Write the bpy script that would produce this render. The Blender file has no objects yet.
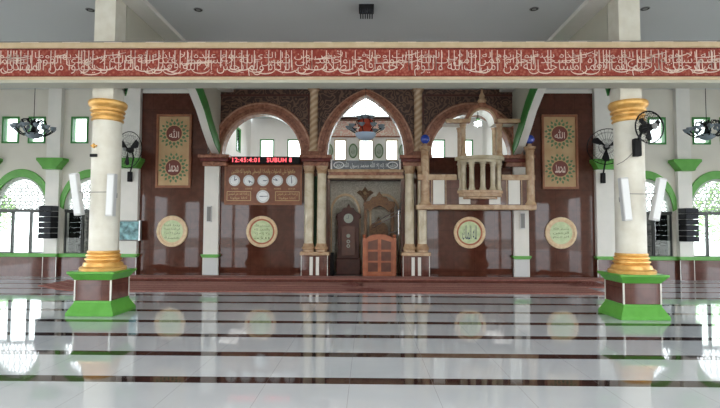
import bpy, bmesh, math, random
from mathutils import Vector, Matrix
random.seed(7)
PI = math.pi
S = bpy.context.scene
C = S.collection

# ------------------------------------------------------------------ materials
def mat(name, col, rough=0.5, metal=0.0, emit=None, est=1.0, coat=0.0, ior=1.5):
    m = bpy.data.materials.new(name); m.use_nodes = True
    b = m.node_tree.nodes['Principled BSDF']
    b.inputs['Base Color'].default_value = (*col, 1)
    b.inputs['Roughness'].default_value = rough
    b.inputs['Metallic'].default_value = metal
    b.inputs['IOR'].default_value = ior
    b.inputs['Coat Weight'].default_value = coat
    b.inputs['Coat Roughness'].default_value = 0.05
    if emit:
        b.inputs['Emission Color'].default_value = (*emit, 1)
        b.inputs['Emission Strength'].default_value = est
    return m

def nd(m, t, **k):
    n = m.node_tree.nodes.new(t)
    for a, v in k.items(): setattr(n, a, v)
    return n

def lk(m, a, b): m.node_tree.links.new(a, b)

def noise_mat(name, c1, c2, scale=4, rough=0.5, metal=0.0, bump=0.0, detail=6, coat=0.0, lo=0.35, hi=0.65, dist=0.0):
    m = mat(name, c1, rough, metal, coat=coat)
    b = m.node_tree.nodes['Principled BSDF']
    tc = nd(m, 'ShaderNodeTexCoord'); n = nd(m, 'ShaderNodeTexNoise'); r = nd(m, 'ShaderNodeValToRGB')
    n.inputs['Scale'].default_value = scale; n.inputs['Detail'].default_value = detail
    n.inputs['Distortion'].default_value = dist
    r.color_ramp.elements[0].position = lo; r.color_ramp.elements[1].position = hi
    r.color_ramp.elements[0].color = (*c1, 1); r.color_ramp.elements[1].color = (*c2, 1)
    lk(m, tc.outputs['Object'], n.inputs['Vector']); lk(m, n.outputs['Fac'], r.inputs['Fac'])
    lk(m, r.outputs['Color'], b.inputs['Base Color'])
    if bump:
        bp = nd(m, 'ShaderNodeBump'); bp.inputs['Strength'].default_value = bump; bp.inputs['Distance'].default_value = 0.02
        lk(m, n.outputs['Fac'], bp.inputs['Height']); lk(m, bp.outputs['Normal'], b.inputs['Normal'])
    return m

def math_n(m, op, a, b=None, c=None):
    n = nd(m, 'ShaderNodeMath', operation=op)
    for i, v in enumerate((a, b, c)):
        if v is None: continue
        if isinstance(v, (int, float)): n.inputs[i].default_value = v
        else: lk(m, v, n.inputs[i])
    return n.outputs[0]

def floor_mat():
    m = mat('floor_tile', (0.7, 0.7, 0.7), 0.045, ior=1.62)
    b = m.node_tree.nodes['Principled BSDF']
    tc = nd(m, 'ShaderNodeTexCoord'); sp = nd(m, 'ShaderNodeSeparateXYZ'); lk(m, tc.outputs['Object'], sp.inputs[0])
    x, y = sp.outputs[0], sp.outputs[1]
    # dark strips: one every .955 m
    ph = math_n(m, 'FRACT', math_n(m, 'DIVIDE', math_n(m, 'ADD', y, 95.5 - 4.77 + 0.11), 0.955))
    dark = math_n(m, 'LESS_THAN', ph, 0.2)
    # joints
    jx = math_n(m, 'LESS_THAN', math_n(m, 'FRACT', math_n(m, 'DIVIDE', math_n(m, 'ADD', x, 100.12), 0.8)), 0.0055)
    j2 = math_n(m, 'LESS_THAN', math_n(m, 'ABSOLUTE', math_n(m, 'SUBTRACT', ph, 0.2)), 0.004)
    j = math_n(m, 'MAXIMUM', jx, j2)
    n = nd(m, 'ShaderNodeTexNoise'); n.inputs['Scale'].default_value = 1.7; n.inputs['Detail'].default_value = 8
    lk(m, tc.outputs['Object'], n.inputs['Vector'])
    w = nd(m, 'ShaderNodeMix', data_type='RGBA'); lk(m, n.outputs['Fac'], w.inputs[0])
    w.inputs[6].default_value = (0.46, 0.50, 0.54, 1); w.inputs[7].default_value = (0.56, 0.59, 0.63, 1)
    n2 = nd(m, 'ShaderNodeTexNoise'); n2.inputs['Scale'].default_value = 14; lk(m, tc.outputs['Object'], n2.inputs['Vector'])
    d = nd(m, 'ShaderNodeMix', data_type='RGBA'); lk(m, n2.outputs['Fac'], d.inputs[0])
    d.inputs[6].default_value = (0.020, 0.010, 0.010, 1); d.inputs[7].default_value = (0.05, 0.028, 0.026, 1)
    a = nd(m, 'ShaderNodeMix', data_type='RGBA'); lk(m, dark, a.inputs[0]); lk(m, w.outputs[2], a.inputs[6]); lk(m, d.outputs[2], a.inputs[7])
    g = nd(m, 'ShaderNodeMix', data_type='RGBA'); lk(m, math_n(m, 'MULTIPLY', j, 0.7), g.inputs[0]); lk(m, a.outputs[2], g.inputs[6]); g.inputs[7].default_value = (0.25, 0.25, 0.25, 1)
    lk(m, g.outputs[2], b.inputs['Base Color'])
    n3 = nd(m, 'ShaderNodeTexNoise'); n3.inputs['Scale'].default_value = 2.2; lk(m, tc.outputs['Object'], n3.inputs['Vector'])
    bp = nd(m, 'ShaderNodeBump'); bp.inputs['Strength'].default_value = 0.05; bp.inputs['Distance'].default_value = 0.01
    lk(m, n3.outputs['Fac'], bp.inputs['Height']); lk(m, bp.outputs['Normal'], b.inputs['Normal'])
    return m

def tile_mat(name, c1, c2, tx, tz, joint, rough=0.08, scale=5, ior=1.5):
    """polished stone slabs with joints in the XZ plane"""
    m = noise_mat(name, c1, c2, scale, rough, detail=9, lo=0.3, hi=0.75, dist=0.6)
    b = m.node_tree.nodes['Principled BSDF']; b.inputs['IOR'].default_value = ior
    src = b.inputs['Base Color'].links[0].from_socket
    tc = nd(m, 'ShaderNodeTexCoord'); sp = nd(m, 'ShaderNodeSeparateXYZ'); lk(m, tc.outputs['Object'], sp.inputs[0])
    jx = math_n(m, 'LESS_THAN', math_n(m, 'FRACT', math_n(m, 'DIVIDE', math_n(m, 'ADD', sp.outputs[0], 100), tx)), 0.006 / tx)
    jz = math_n(m, 'LESS_THAN', math_n(m, 'FRACT', math_n(m, 'DIVIDE', math_n(m, 'ADD', sp.outputs[2], 100), tz)), 0.006 / tz)
    j = math_n(m, 'MAXIMUM', jx, jz)
    g = nd(m, 'ShaderNodeMix', data_type='RGBA'); lk(m, j, g.inputs[0]); lk(m, src, g.inputs[6]); g.inputs[7].default_value = (*joint, 1)
    lk(m, g.outputs[2], b.inputs['Base Color'])
    bp = nd(m, 'ShaderNodeBump'); bp.inputs['Strength'].default_value = 0.05; bp.inputs['Distance'].default_value = 0.01
    n3 = nd(m, 'ShaderNodeTexNoise'); n3.inputs['Scale'].default_value = 1.6; lk(m, tc.outputs['Object'], n3.inputs['Vector'])
    lk(m, n3.outputs['Fac'], bp.inputs['Height']); lk(m, bp.outputs['Normal'], b.inputs['Normal'])
    return m

def glass_mat():
    m = bpy.data.materials.new('window_glass'); m.use_nodes = True; nt = m.node_tree
    nt.nodes.remove(nt.nodes['Principled BSDF'])
    t = nd(m, 'ShaderNodeBsdfTransparent'); g = nd(m, 'ShaderNodeBsdfGlossy'); f = nd(m, 'ShaderNodeFresnel'); x = nd(m, 'ShaderNodeMixShader')
    t.inputs[0].default_value = (0.93, 0.96, 0.95, 1); g.inputs['Roughness'].default_value = 0.02; f.inputs[0].default_value = 1.45
    lk(m, f.outputs[0], x.inputs[0]); lk(m, t.outputs[0], x.inputs[1]); lk(m, g.outputs[0], x.inputs[2])
    lk(m, x.outputs[0], nt.nodes['Material Output'].inputs[0])
    return m

def weave_mat(name, c1, c2, scale):
    m = mat(name, c1, 0.95)
    b = m.node_tree.nodes['Principled BSDF']
    tc = nd(m, 'ShaderNodeTexCoord'); v = nd(m, 'ShaderNodeTexVoronoi'); v.inputs['Scale'].default_value = scale
    r = nd(m, 'ShaderNodeValToRGB'); r.color_ramp.elements[0].position = 0.2; r.color_ramp.elements[1].position = 0.6
    r.color_ramp.elements[0].color = (*c2, 1); r.color_ramp.elements[1].color = (*c1, 1)
    lk(m, tc.outputs['Object'], v.inputs['Vector']); lk(m, v.outputs['Distance'], r.inputs['Fac']); lk(m, r.outputs['Color'], b.inputs['Base Color'])
    return m

def carve_mat(name, c1, c2, scale):
    """carved wood: winding raised tendrils"""
    m = mat(name, c1, 0.45)
    b = m.node_tree.nodes['Principled BSDF']
    tc = nd(m, 'ShaderNodeTexCoord'); n = nd(m, 'ShaderNodeTexNoise'); n.inputs['Scale'].default_value = scale; n.inputs['Detail'].default_value = 1.0
    lk(m, tc.outputs['Object'], n.inputs['Vector'])
    # thin contour lines of the noise become tendrils
    k = math_n(m, 'ABSOLUTE', math_n(m, 'SUBTRACT', math_n(m, 'FRACT', math_n(m, 'MULTIPLY', n.outputs['Fac'], 7.0)), 0.5))
    r = nd(m, 'ShaderNodeValToRGB'); r.color_ramp.elements[0].position = 0.12; r.color_ramp.elements[1].position = 0.3
    r.color_ramp.elements[0].color = (*c2, 1); r.color_ramp.elements[1].color = (*c1, 1)
    lk(m, k, r.inputs['Fac']); lk(m, r.outputs['Color'], b.inputs['Base Color'])
    bp = nd(m, 'ShaderNodeBump'); bp.inputs['Strength'].default_value = 0.6; bp.inputs['Distance'].default_value = 0.02; bp.invert = True
    lk(m, k, bp.inputs['Height']); lk(m, bp.outputs['Normal'], b.inputs['Normal'])
    return m

def spiral_mat():
    m = mat('spiral_marble', (0.5, 0.36, 0.22), 0.25)
    b = m.node_tree.nodes['Principled BSDF']
    tc = nd(m, 'ShaderNodeTexCoord'); mp = nd(m, 'ShaderNodeMapping'); mp.inputs['Rotation'].default_value = (0, 0.7, 0)
    w = nd(m, 'ShaderNodeTexWave', bands_direction='Z'); w.inputs['Scale'].default_value = 2.2; w.inputs['Distortion'].default_value = 2.5; w.inputs['Detail'].default_value = 3
    r = nd(m, 'ShaderNodeValToRGB'); r.color_ramp.elements[0].color = (0.42, 0.27, 0.16, 1); r.color_ramp.elements[1].color = (0.62, 0.47, 0.32, 1)
    lk(m, tc.outputs['Object'], mp.inputs[0]); lk(m, mp.outputs[0], w.inputs['Vector']); lk(m, w.outputs['Fac'], r.inputs['Fac']); lk(m, r.outputs['Color'], b.inputs['Base Color'])
    return m

M = dict(
    wall=noise_mat('wall_paint', (0.68, 0.65, 0.58), (0.72, 0.69, 0.62), 2, 0.6),
    white=noise_mat('white_plaster', (0.74, 0.73, 0.69), (0.79, 0.77, 0.73), 3, 0.45),
    shaft=noise_mat('cream_shaft', (0.70, 0.67, 0.58), (0.78, 0.76, 0.68), 5, 0.4, detail=10),
    ceil=noise_mat('ceiling_paint', (0.56, 0.58, 0.59), (0.58, 0.60, 0.61), 0.6, 0.7),
    beige=noise_mat('beige_paint', (0.50, 0.49, 0.42), (0.53, 0.52, 0.45), 2, 0.6),
    floor=floor_mat(),
    brown=tile_mat('brown_granite', (0.070, 0.022, 0.014), (0.115, 0.040, 0.026), 0.6, 0.6, (0.03, 0.012, 0.01), 0.03, ior=1.36),
    brown_low=tile_mat('brown_granite_base', (0.085, 0.028, 0.022), (0.14, 0.055, 0.042), 0.4, 0.3, (0.05, 0.02, 0.016), 0.06),
    green=noise_mat('green_paint', (0.085, 0.33, 0.038), (0.11, 0.38, 0.055), 6, 0.35),
    green_dk=noise_mat('deep_green_paint', (0.03, 0.20, 0.04), (0.045, 0.26, 0.05), 6, 0.4),
    gold=noise_mat('gold_paint', (0.70, 0.37, 0.09), (0.82, 0.50, 0.17), 9, 0.3, 0.4),
    tan=noise_mat('tan_marble', (0.38, 0.22, 0.12), (0.56, 0.40, 0.25), 4, 0.25, detail=8, dist=1.2),
    cream=noise_mat('cream_marble', (0.50, 0.42, 0.28), (0.66, 0.59, 0.45), 2.5, 0.25, detail=6, dist=1.2),
    pink=noise_mat('rose_marble', (0.20, 0.072, 0.045), (0.38, 0.165, 0.10), 9, 0.25, detail=10, dist=0.8),
    dkred=noise_mat('dark_red_stone', (0.10, 0.018, 0.016), (0.15, 0.03, 0.025), 9, 0.2),
    carve=carve_mat('carved_dark_wood', (0.04, 0.014, 0.010), (0.16, 0.085, 0.055), 3.6),
    wood_dk=noise_mat('dark_wood', (0.055, 0.011, 0.007), (0.09, 0.020, 0.012), 8, 0.5, detail=8),
    carve_dk=carve_mat('carved_wood_pulpit', (0.10, 0.04, 0.02), (0.34, 0.19, 0.09), 12),
    wood_red=noise_mat('red_wood', (0.36, 0.10, 0.045), (0.48, 0.16, 0.075), 6, 0.35, detail=8),
    wood_pan=noise_mat('red_wood_panel', (0.09, 0.022, 0.012), (0.14, 0.04, 0.02), 6, 0.35, detail=8),
    board=noise_mat('brown_board', (0.17, 0.050, 0.022), (0.24, 0.080, 0.036), 5, 0.4, detail=8),
    relief=carve_mat('grey_relief_marble', (0.62, 0.58, 0.50), (0.80, 0.76, 0.68), 5),
    pinkband=carve_mat('rose_relief_band', (0.80, 0.50, 0.42), (0.88, 0.78, 0.70), 4),
    spiral=spiral_mat(),
    rosepale=noise_mat('pale_rose_marble', (0.36, 0.17, 0.11), (0.52, 0.29, 0.20), 9, 0.25, detail=8),
    roomw=noise_mat('bright_wall_paint', (0.82, 0.82, 0.80), (0.86, 0.86, 0.84), 2, 0.6),
    red=noise_mat('frieze_red', (0.28, 0.042, 0.026), (0.34, 0.058, 0.034), 5, 0.8),
    redorn=weave_mat('frieze_speckle', (0.26, 0.038, 0.026), (0.40, 0.12, 0.085), 20),
    friezetrim=noise_mat('frieze_trim', (0.58, 0.44, 0.27), (0.66, 0.52, 0.34), 6, 0.45),
    letter=mat('pale_lettering', (0.80, 0.66, 0.58), 0.5),
    carpet=weave_mat('prayer_carpet', (0.27, 0.09, 0.075), (0.38, 0.17, 0.14), 22),
    carpet2=mat('carpet_stripe', (0.44, 0.25, 0.21), 0.95),
    black=mat('black_plastic', (0.012, 0.012, 0.014), 0.6, ior=1.3),
    blackg=mat('black_steel', (0.015, 0.015, 0.017), 0.25, 0.6),
    grille=noise_mat('speaker_grille', (0.012, 0.014, 0.02), (0.03, 0.034, 0.045), 60, 0.8),
    greyp=mat('grey_plastic', (0.62, 0.63, 0.64), 0.45),
    greyd=mat('grey_mesh', (0.22, 0.22, 0.22), 0.6),
    steel=mat('polished_steel', (0.7, 0.7, 0.72), 0.2, 1.0),
    wire=mat('dark_wire', (0.06, 0.05, 0.04), 0.6),
    led=mat('red_led', (0.4, 0.02, 0.02), 0.5, emit=(1.0, 0.10, 0.12), est=1.9),
    dial=mat('clock_dial', (0.80, 0.82, 0.84), 0.4),
    rim=mat('clock_rim', (0.55, 0.55, 0.56), 0.3, 0.6),
    ink=mat('ink', (0.02, 0.05, 0.10), 0.5),
    goldtxt=mat('gold_letters', (0.55, 0.38, 0.18), 0.4, 0.2),
    medring=noise_mat('medallion_gold', (0.68, 0.48, 0.28), (0.80, 0.64, 0.42), 12, 0.4),
    medface=noise_mat('medallion_green', (0.50, 0.62, 0.34), (0.66, 0.74, 0.48), 10, 0.4),
    medtxt=mat('medallion_script', (0.14, 0.22, 0.08), 0.5),
    parch=noise_mat('gilt_board', (0.46, 0.29, 0.14), (0.54, 0.37, 0.20), 3, 0.5),
    framew=noise_mat('wood_frame', (0.22, 0.075, 0.03), (0.30, 0.11, 0.045), 6, 0.4),
    leaf=mat('painted_leaf', (0.10, 0.19, 0.08), 0.6),
    roundel=mat('roundel_red', (0.16, 0.03, 0.02), 0.5),
    lattice=mat('lattice_white', (0.45, 0.50, 0.44), 0.5),
    darkframe=mat('dark_frame', (0.05, 0.055, 0.05), 0.4),
    glass=glass_mat(),
    smoked=mat('smoked_glass', (0.02, 0.03, 0.028), 0.05),
    teal=noise_mat('screen_picture', (0.02, 0.10, 0.11), (0.25, 0.55, 0.60), 6, 0.3),
    blueg=mat('blue_glass', (0.02, 0.06, 0.42), 0.08, coat=1.0),
    bowl=mat('frosted_glass', (0.45, 0.58, 0.75), 0.25),
    rose=mat('red_glass', (0.45, 0.07, 0.04), 0.25),
    petal=mat('grey_glass_petal', (0.22, 0.27, 0.31), 0.12),
    lamp=mat('lit_bulb', (1, 1, 1), 0.5, emit=(0.85, 0.95, 1.0), est=9),
    signgrey=noise_mat('sign_slate', (0.12, 0.14, 0.16), (0.18, 0.20, 0.23), 12, 0.35),
    silver=mat('silver_letters', (0.75, 0.78, 0.80), 0.3, 0.4),
    curtain=noise_mat('green_curtain', (0.02, 0.07, 0.03), (0.035, 0.11, 0.05), 6, 0.8),
    sand=noise_mat('concrete_yard', (0.45, 0.44, 0.40), (0.55, 0.54, 0.50), 1, 0.9),
    foliage=noise_mat('foliage', (0.12, 0.30, 0.06), (0.26, 0.45, 0.13), 3, 0.7),
    bark=mat('bark', (0.10, 0.07, 0.04), 0.9),
    shelf=noise_mat('cupboard_goods', (0.05, 0.05, 0.05), (0.24, 0.22, 0.20), 9, 0.5, detail=2),
)

# ------------------------------------------------------------------ mesh tools
class B:
    def __init__(s): s.bm = bmesh.new()
    def box(s, x0, x1, y0, y1, z0, z1):
        v = [s.bm.verts.new((x, y, z)) for x in (x0, x1) for y in (y0, y1) for z in (z0, z1)]
        for f in ((0,1,3,2),(4,6,7,5),(0,4,5,1),(2,3,7,6),(0,2,6,4),(1,5,7,3)): s.bm.faces.new([v[i] for i in f])
        return s
    def prism(s, pts, a0, a1, axis='y'):
        def P(p, a): return {'y': (p[0], a, p[1]), 'x': (a, p[0], p[1]), 'z': (p[0], p[1], a)}[axis]
        f = [s.bm.verts.new(P(p, a0)) for p in pts]; g = [s.bm.verts.new(P(p, a1)) for p in pts]
        n = len(pts)
        for i in range(n): s.bm.faces.new([f[i], f[(i+1) % n], g[(i+1) % n], g[i]])
        s.bm.faces.new(f); s.bm.faces.new(g[::-1])
        return s
    def band(s, out, inn, a0, a1, axis='y', closed=False):
        """solid strip between two equally long outlines"""
        def P(p, a): return {'y': (p[0], a, p[1]), 'x': (a, p[0], p[1])}[axis]
        R = [[s.bm.verts.new(P(p, a)) for p in c] for c in (out, inn) for a in (a0, a1)]
        n = len(out)
        for i in range(n if closed else n - 1):
            j = (i + 1) % n
            for a, b in ((0, 1), (1, 3), (3, 2), (2, 0)): s.bm.faces.new([R[a][i], R[a][j], R[b][j], R[b][i]])
        if not closed:
            for i in (0, n - 1): s.bm.faces.new([R[0][i], R[1][i], R[3][i], R[2][i]])
        return s
    def lathe(s, prof, cx=0, cy=0, n=32, mtx=None, a0=0.0, a1=2*PI):
        full = abs(a1 - a0 - 2*PI) < 1e-6; k = n if full else n + 1
        rings = []
        for r, z in prof:
            ring = []
            for i in range(k):
                a = a0 + (a1 - a0) * i / n
                p = Vector((r*math.cos(a), r*math.sin(a), z))
                if mtx: p = mtx @ p
                ring.append(s.bm.verts.new((p.x + cx, p.y + cy, p.z)))
            rings.append(ring)
        for q in range(len(rings) - 1):
            for i in range(n if full else n):
                j = (i + 1) % k
                s.bm.faces.new([rings[q][i], rings[q][j], rings[q+1][j], rings[q+1][i]])
        if full:
            for ring in (rings[0], rings[-1]): s.bm.faces.new(ring)
        else:
            for ring in (rings[0], rings[-1]): s.bm.faces.new(ring)
            s.bm.faces.new([r[0] for r in rings]); s.bm.faces.new([r[-1] for r in rings][::-1])
        return s
    def tube(s, pts, r, n=8, closed=False):
        pts = [Vector(p) for p in pts]; rings = []; m = len(pts)
        up0 = None
        for i, p in enumerate(pts):
            if closed: d = (pts[(i+1) % m] - pts[i-1]).normalized()
            else: d = (pts[min(i+1, m-1)] - pts[max(i-1, 0)]).normalized()
            if up0 is None:
                up0 = Vector((0, 0, 1)) if abs(d.z) < 0.9 else Vector((0, 1, 0))
            u = d.cross(up0)
            if u.length < 1e-4: u = d.cross(Vector((1, 0.3, 0)))
            u.normalize(); w = u.cross(d).normalized(); up0 = w
            rr = r[i] if isinstance(r, (list, tuple)) else r
            rings.append([s.bm.verts.new(p + rr*(math.cos(2*PI*k/n)*u + math.sin(2*PI*k/n)*w)) for k in range(n)])
        for i in range(m if closed else m - 1):
            A, Bq = rings[i], rings[(i+1) % m]
            for k in range(n): s.bm.faces.new([A[k], A[(k+1) % n], Bq[(k+1) % n], Bq[k]])
        if not closed: s.bm.faces.new(rings[0]); s.bm.faces.new(rings[-1])
        return s
    def ball(s, c, r, sx=1, sy=1, sz=1, u=20, v=12):
        bmesh.ops.create_uvsphere(s.bm, u_segments=u, v_segments=v, radius=r, matrix=Matrix.Translation(c) @ Matrix.Diagonal((sx, sy, sz, 1)))
        return s
    def obj(s, name, m, parent=None, smooth=None, bevel=0, origin=None):
        bmesh.ops.recalc_face_normals(s.bm, faces=s.bm.faces[:])
        if origin: bmesh.ops.translate(s.bm, verts=s.bm.verts[:], vec=-Vector(origin))
        me = bpy.data.meshes.new(name); s.bm.to_mesh(me); s.bm.free()
        if smooth:
            for p in me.polygons: p.use_smooth = True
            me.set_sharp_from_angle(angle=math.radians(40))
        return link(name, me, m, parent, bevel, origin)

def link(name, me, m, parent=None, bevel=0, origin=None):
    o = bpy.data.objects.new(name, me); C.objects.link(o)
    me.materials.append(M[m] if isinstance(m, str) else m)
    if bevel:
        b = o.modifiers.new('b', 'BEVEL'); b.width = bevel; b.segments = 2; b.limit_method = 'ANGLE'
    if origin: o.location = origin
    if parent: setp(o, parent)
    return o

def setp(o, parent):
    o.parent = parent
    # parts are written in world coordinates; the thing's origin is its base
    w = Vector((0, 0, 0)); p = parent
    while p: w += p.location; p = p.parent
    o.location = o.location - w

def tag(o, label=None, cat=None, group=None, kind=None):
    if label: o['label'] = label
    if cat: o['category'] = cat
    if group: o['group'] = group
    if kind: o['kind'] = kind
    return o

def thing(name, loc, label, cat, group=None):
    o = bpy.data.objects.new(name, None); C.objects.link(o); o.location = loc; o.empty_display_size = 0.1
    return tag(o, label, cat, group)

def struct(b, name, m, **k): return tag(b.obj(name, m, **k), kind='structure')

# arabic letters are joined by hand: (isolated, final, initial, medial)
AR = {}
def _f(ch, base, n=4):
    AR[ch] = tuple(chr(base + i) for i in range(n))
for ch, b_, n_ in (('ء',0xFE80,1),('آ',0xFE81,2),('أ',0xFE83,2),('ؤ',0xFE85,2),('إ',0xFE87,2),('ئ',0xFE89,4),('ا',0xFE8D,2),('ب',0xFE8F,4),('ة',0xFE93,2),
    ('ت',0xFE95,4),('ث',0xFE99,4),('ج',0xFE9D,4),('ح',0xFEA1,4),('خ',0xFEA5,4),('د',0xFEA9,2),('ذ',0xFEAB,2),('ر',0xFEAD,2),('ز',0xFEAF,2),('س',0xFEB1,4),
    ('ش',0xFEB5,4),('ص',0xFEB9,4),('ض',0xFEBD,4),('ط',0xFEC1,4),('ظ',0xFEC5,4),('ع',0xFEC9,4),('غ',0xFECD,4),('ف',0xFED1,4),('ق',0xFED5,4),('ك',0xFED9,4),
    ('ل',0xFEDD,4),('م',0xFEE1,4),('ن',0xFEE5,4),('ه',0xFEE9,4),('و',0xFEED,2),('ى',0xFEEF,2),('ي',0xFEF1,4),('\uE000',0xFEFB,2),('\uE001',0xFEF7,2),('\uE002',0xFEF9,2),('\uE003',0xFEF5,2)):
    _f(ch, b_, n_)
def shape(t):
    t = t.replace('الله', '\uE010').replace('لا', '\uE000').replace('لأ', '\uE001').replace('لإ', '\uE002').replace('لآ', '\uE003')
    AR['\uE010'] = ('\uFDF2',)
    out = []
    for i, c in enumerate(t):
        if c not in AR: out.append(c); continue
        f = AR[c]
        p = t[i-1] if i else ' '; q = t[i+1] if i + 1 < len(t) else ' '
        jp = p in AR and len(AR[p]) == 4 and len(f) > 1
        jn = q in AR and len(AR[q]) > 1 and len(f) == 4
        out.append(f[3] if jp and jn else f[1] if jp else f[2] if jn else f[0])
    return ''.join(out[::-1])

def text(s, name, m, cx, cz, y, w=None, h=None, parent=None, size=1.0, depth=0.004, rtl=True, res=2, sx=1.0, sz=1.0, label=None, thin=0.0):
    """lettering standing in the XZ plane, face toward -Y, fitted into w x h"""
    c = bpy.data.curves.new(name, 'FONT'); c.body = shape(s) if rtl else s; c.size = size; c.resolution_u = res
    c.align_x = 'CENTER'; c.space_character = 1.0 if rtl else 1.12; c.extrude = 0.0; c.offset = thin
    t = bpy.data.objects.new('t', c); C.objects.link(t)
    bpy.context.view_layer.update()
    me = bpy.data.meshes.new_from_object(t.evaluated_get(bpy.context.evaluated_depsgraph_get()))
    bpy.data.objects.remove(t)
    xs = [v.co.x for v in me.vertices]; ys = [v.co.y for v in me.vertices]
    x0, x1, y0, y1 = min(xs), max(xs), min(ys), max(ys)
    kx = w / (x1 - x0) if w else sx; ky = h / (y1 - y0) if h else (kx if w else sz)
    if not w and h: kx = ky * sx
    bm = bmesh.new(); bm.from_mesh(me)
    for v in bm.verts: v.co = Vector(((v.co.x - (x0+x1)/2)*kx + cx, y, (v.co.y - (y0+y1)/2)*ky + cz))
    r = bmesh.ops.extrude_face_region(bm, geom=bm.faces[:])
    for v in r['geom']:
        if isinstance(v, bmesh.types.BMVert): v.co.y -= depth
    bmesh.ops.recalc_face_normals(bm, faces=bm.faces[:])
    me2 = bpy.data.meshes.new(name); bm.to_mesh(me2); bm.free()
    o = link(name, me2, m, parent)
    if label: o['label'] = label
    return o

def arc(cx, cz, rx, rz, n=28, a0=PI, a1=0.0):
    return [(cx + rx*math.cos(a0 + (a1-a0)*i/n), cz + rz*math.sin(a0 + (a1-a0)*i/n)) for i in range(n+1)]

def pointed(cx, cz, hw, h, n=16, ctr=0.5):
    """pointed arch from left spring over the apex to right spring; power curve"""
    L = []
    for i in range(n+1):
        t = i / n
        # circle arc centred beyond the axis
        k = (h*h - hw*hw) / (2*hw)          # offset of centre past the axis
        R = hw + k
        a = math.asin(min(1, h / R)) * t
        L.append((cx - hw + R - R*math.cos(a), cz + R*math.sin(a)))
    L[-1] = (cx, cz + h)
    return L + [(2*cx - x, z) for x, z in L[-2::-1]]

W = 14.2          # plane of the front wall
H = 5.62          # ceiling
NEAR = -5.0       # rear wall

# ------------------------------------------------------------------ the setting
struct(B().box(-13.4, 13.4, NEAR-0.2, 18.3, -0.12, 0), 'floor', 'floor')
SX = 1.5         # skylight over the niche room
b = B().box(-4.36, 4.36, NEAR-0.2, 14.9, H, H+0.15); b.box(-4.36, -SX, 14.9, 18.3, H, H+0.15); b.box(SX, 4.36, 14.9, 18.3, H, H+0.15); b.box(-SX, SX, 18.1, 18.3, H, H+0.04)
struct(b, 'ceiling', 'ceil')
for s in (-1, 1):
    x0, x1 = sorted((s*4.36, s*13.4))
    struct(B().box(x0, x1, NEAR-0.2, 14.5, H, H+0.15), 'ceiling', 'ceil')
    # crown moulding of the nave
    x0, x1 = sorted((s*4.36, s*3.98))
    struct(B().box(x0, x1, 8.0, W, 5.53, H), 'trim_1', 'white', bevel=0.01)
    # long arcade between the column and the wall (one pointed arch)
    xi, xo = s*4.36, s*4.57
    y0, y1 = 8.55, W
    low = [(y0, 3.86), (y0+.08, 4.05), (8.85, 4.4), (9.3, 4.72), (9.95, 4.95), (10.3, 5.03), (10.7, 5.1), (11.2, 5.17), (11.45, 5.2), (11.7, 5.17), (12.2, 4.96), (12.75, 4.62), (13.2, 4.22), (13.7, 3.85), (y1, 3.64)]
    poly = [(y0, H)] + low + [(y1, H)]
    struct(B().prism(poly, *sorted((xi, xo)), axis='x'), 'wall_arcade_' + ('left' if s < 0 else 'right'), 'beige')
    up = []
    for i, (yy, zz) in enumerate(low):
        a = Vector(low[max(i-1, 0)]); c_ = Vector(low[min(i+1, len(low)-1)]); d = (c_ - a).normalized()
        up.append((yy - d.y*0.38, zz + d.x*0.38))
    up[0] = (y0, 4.1); up[-1] = (y1, 3.84)
    t = B().band(up, low, *sorted((xi, xi - s*0.025)), axis='x')
    struct(t, 'trim_2', 'green_dk')
    # white soffit lining
    lo2 = [(yy, zz-0.012) for yy, zz in low]
    struct(B().band(low, lo2, *sorted((xi, xo)), axis='x'), 'trim_3', 'white')
# side and rear walls with tall openings
for s, nm in ((-1, 'left'), (1, 'right')):
    bb = B(); x0, x1 = sorted((s*13.2, s*13.4))
    ys = [NEAR, -3.6, -1.4, -0.4, 1.8, 2.8, 5.0, 6.0, 8.2, 9.2, 11.4, 12.6, 14.2]
    bb.box(x0, x1, NEAR, 14.5, 3.4, H); 
    for i in range(0, len(ys)-1, 2): bb.box(x0, x1, ys[i], ys[i+1], 0, 3.4)
    bb.box(x0, x1, 12.6, 14.5, 0, 3.4)
    struct(bb, 'wall_'+nm, 'wall')
bb = B().box(-13.4, 13.4, NEAR-0.2, NEAR, 3.2, H)
xs = [-13.4, -12.7, -11.7, -10.3, -9.35, -9.2, -8.2, -5.0, -4.2, 4.2, 5.0, 8.2, 9.2, 9.35, 10.3, 11.7, 12.7, 13.4]
for i in range(0, len(xs)-1, 2): bb.box(xs[i], xs[i+1], NEAR-0.2, NEAR, 0, 3.2)
struct(bb, 'wall_rear', 'wall')

# ---- front wall
# brown granite bays beside the middle arches
for s, nm in ((-1, 'left'), (1, 'right')):
    struct(B().box(*sorted((s*4.74, s*6.74)), W, W+0.3, 0, 5.5), 'wall_granite_outer_'+nm, 'brown')
    struct(B().box(*sorted((s*4.74, s*6.74)), W+0.002, W+0.3, 5.5, H), 'trim_4', 'white')
    struct(B().box(*sorted((s*1.05, s*4.74)), W, W+0.3, 0, 3.58), 'wall_granite_inner_'+nm, 'brown')
# arcade above: dark carved wood with three openings
zs = 3.60
def opening(cx, out):
    return out
A_IN = [arc(c, zs+0.03, 1.335, 1.405) for c in (-3.11, 3.11)]
P_IN = pointed(0, zs+0.03, 1.295, 1.905)
bb = B()
for cx, inn, x0, x1 in ((-3.11, A_IN[0], -4.74, -1.5), (3.11, A_IN[1], 1.5, 4.74), (0, P_IN, -1.5, 1.5)):
    bb.prism([(x0, H), (x0, zs)] + [(inn[0][0], zs)] + inn + [(inn[-1][0], zs), (x1, zs), (x1, H)], W, W+0.3)
struct(bb, 'wall_arcade_front', 'carve')

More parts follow.
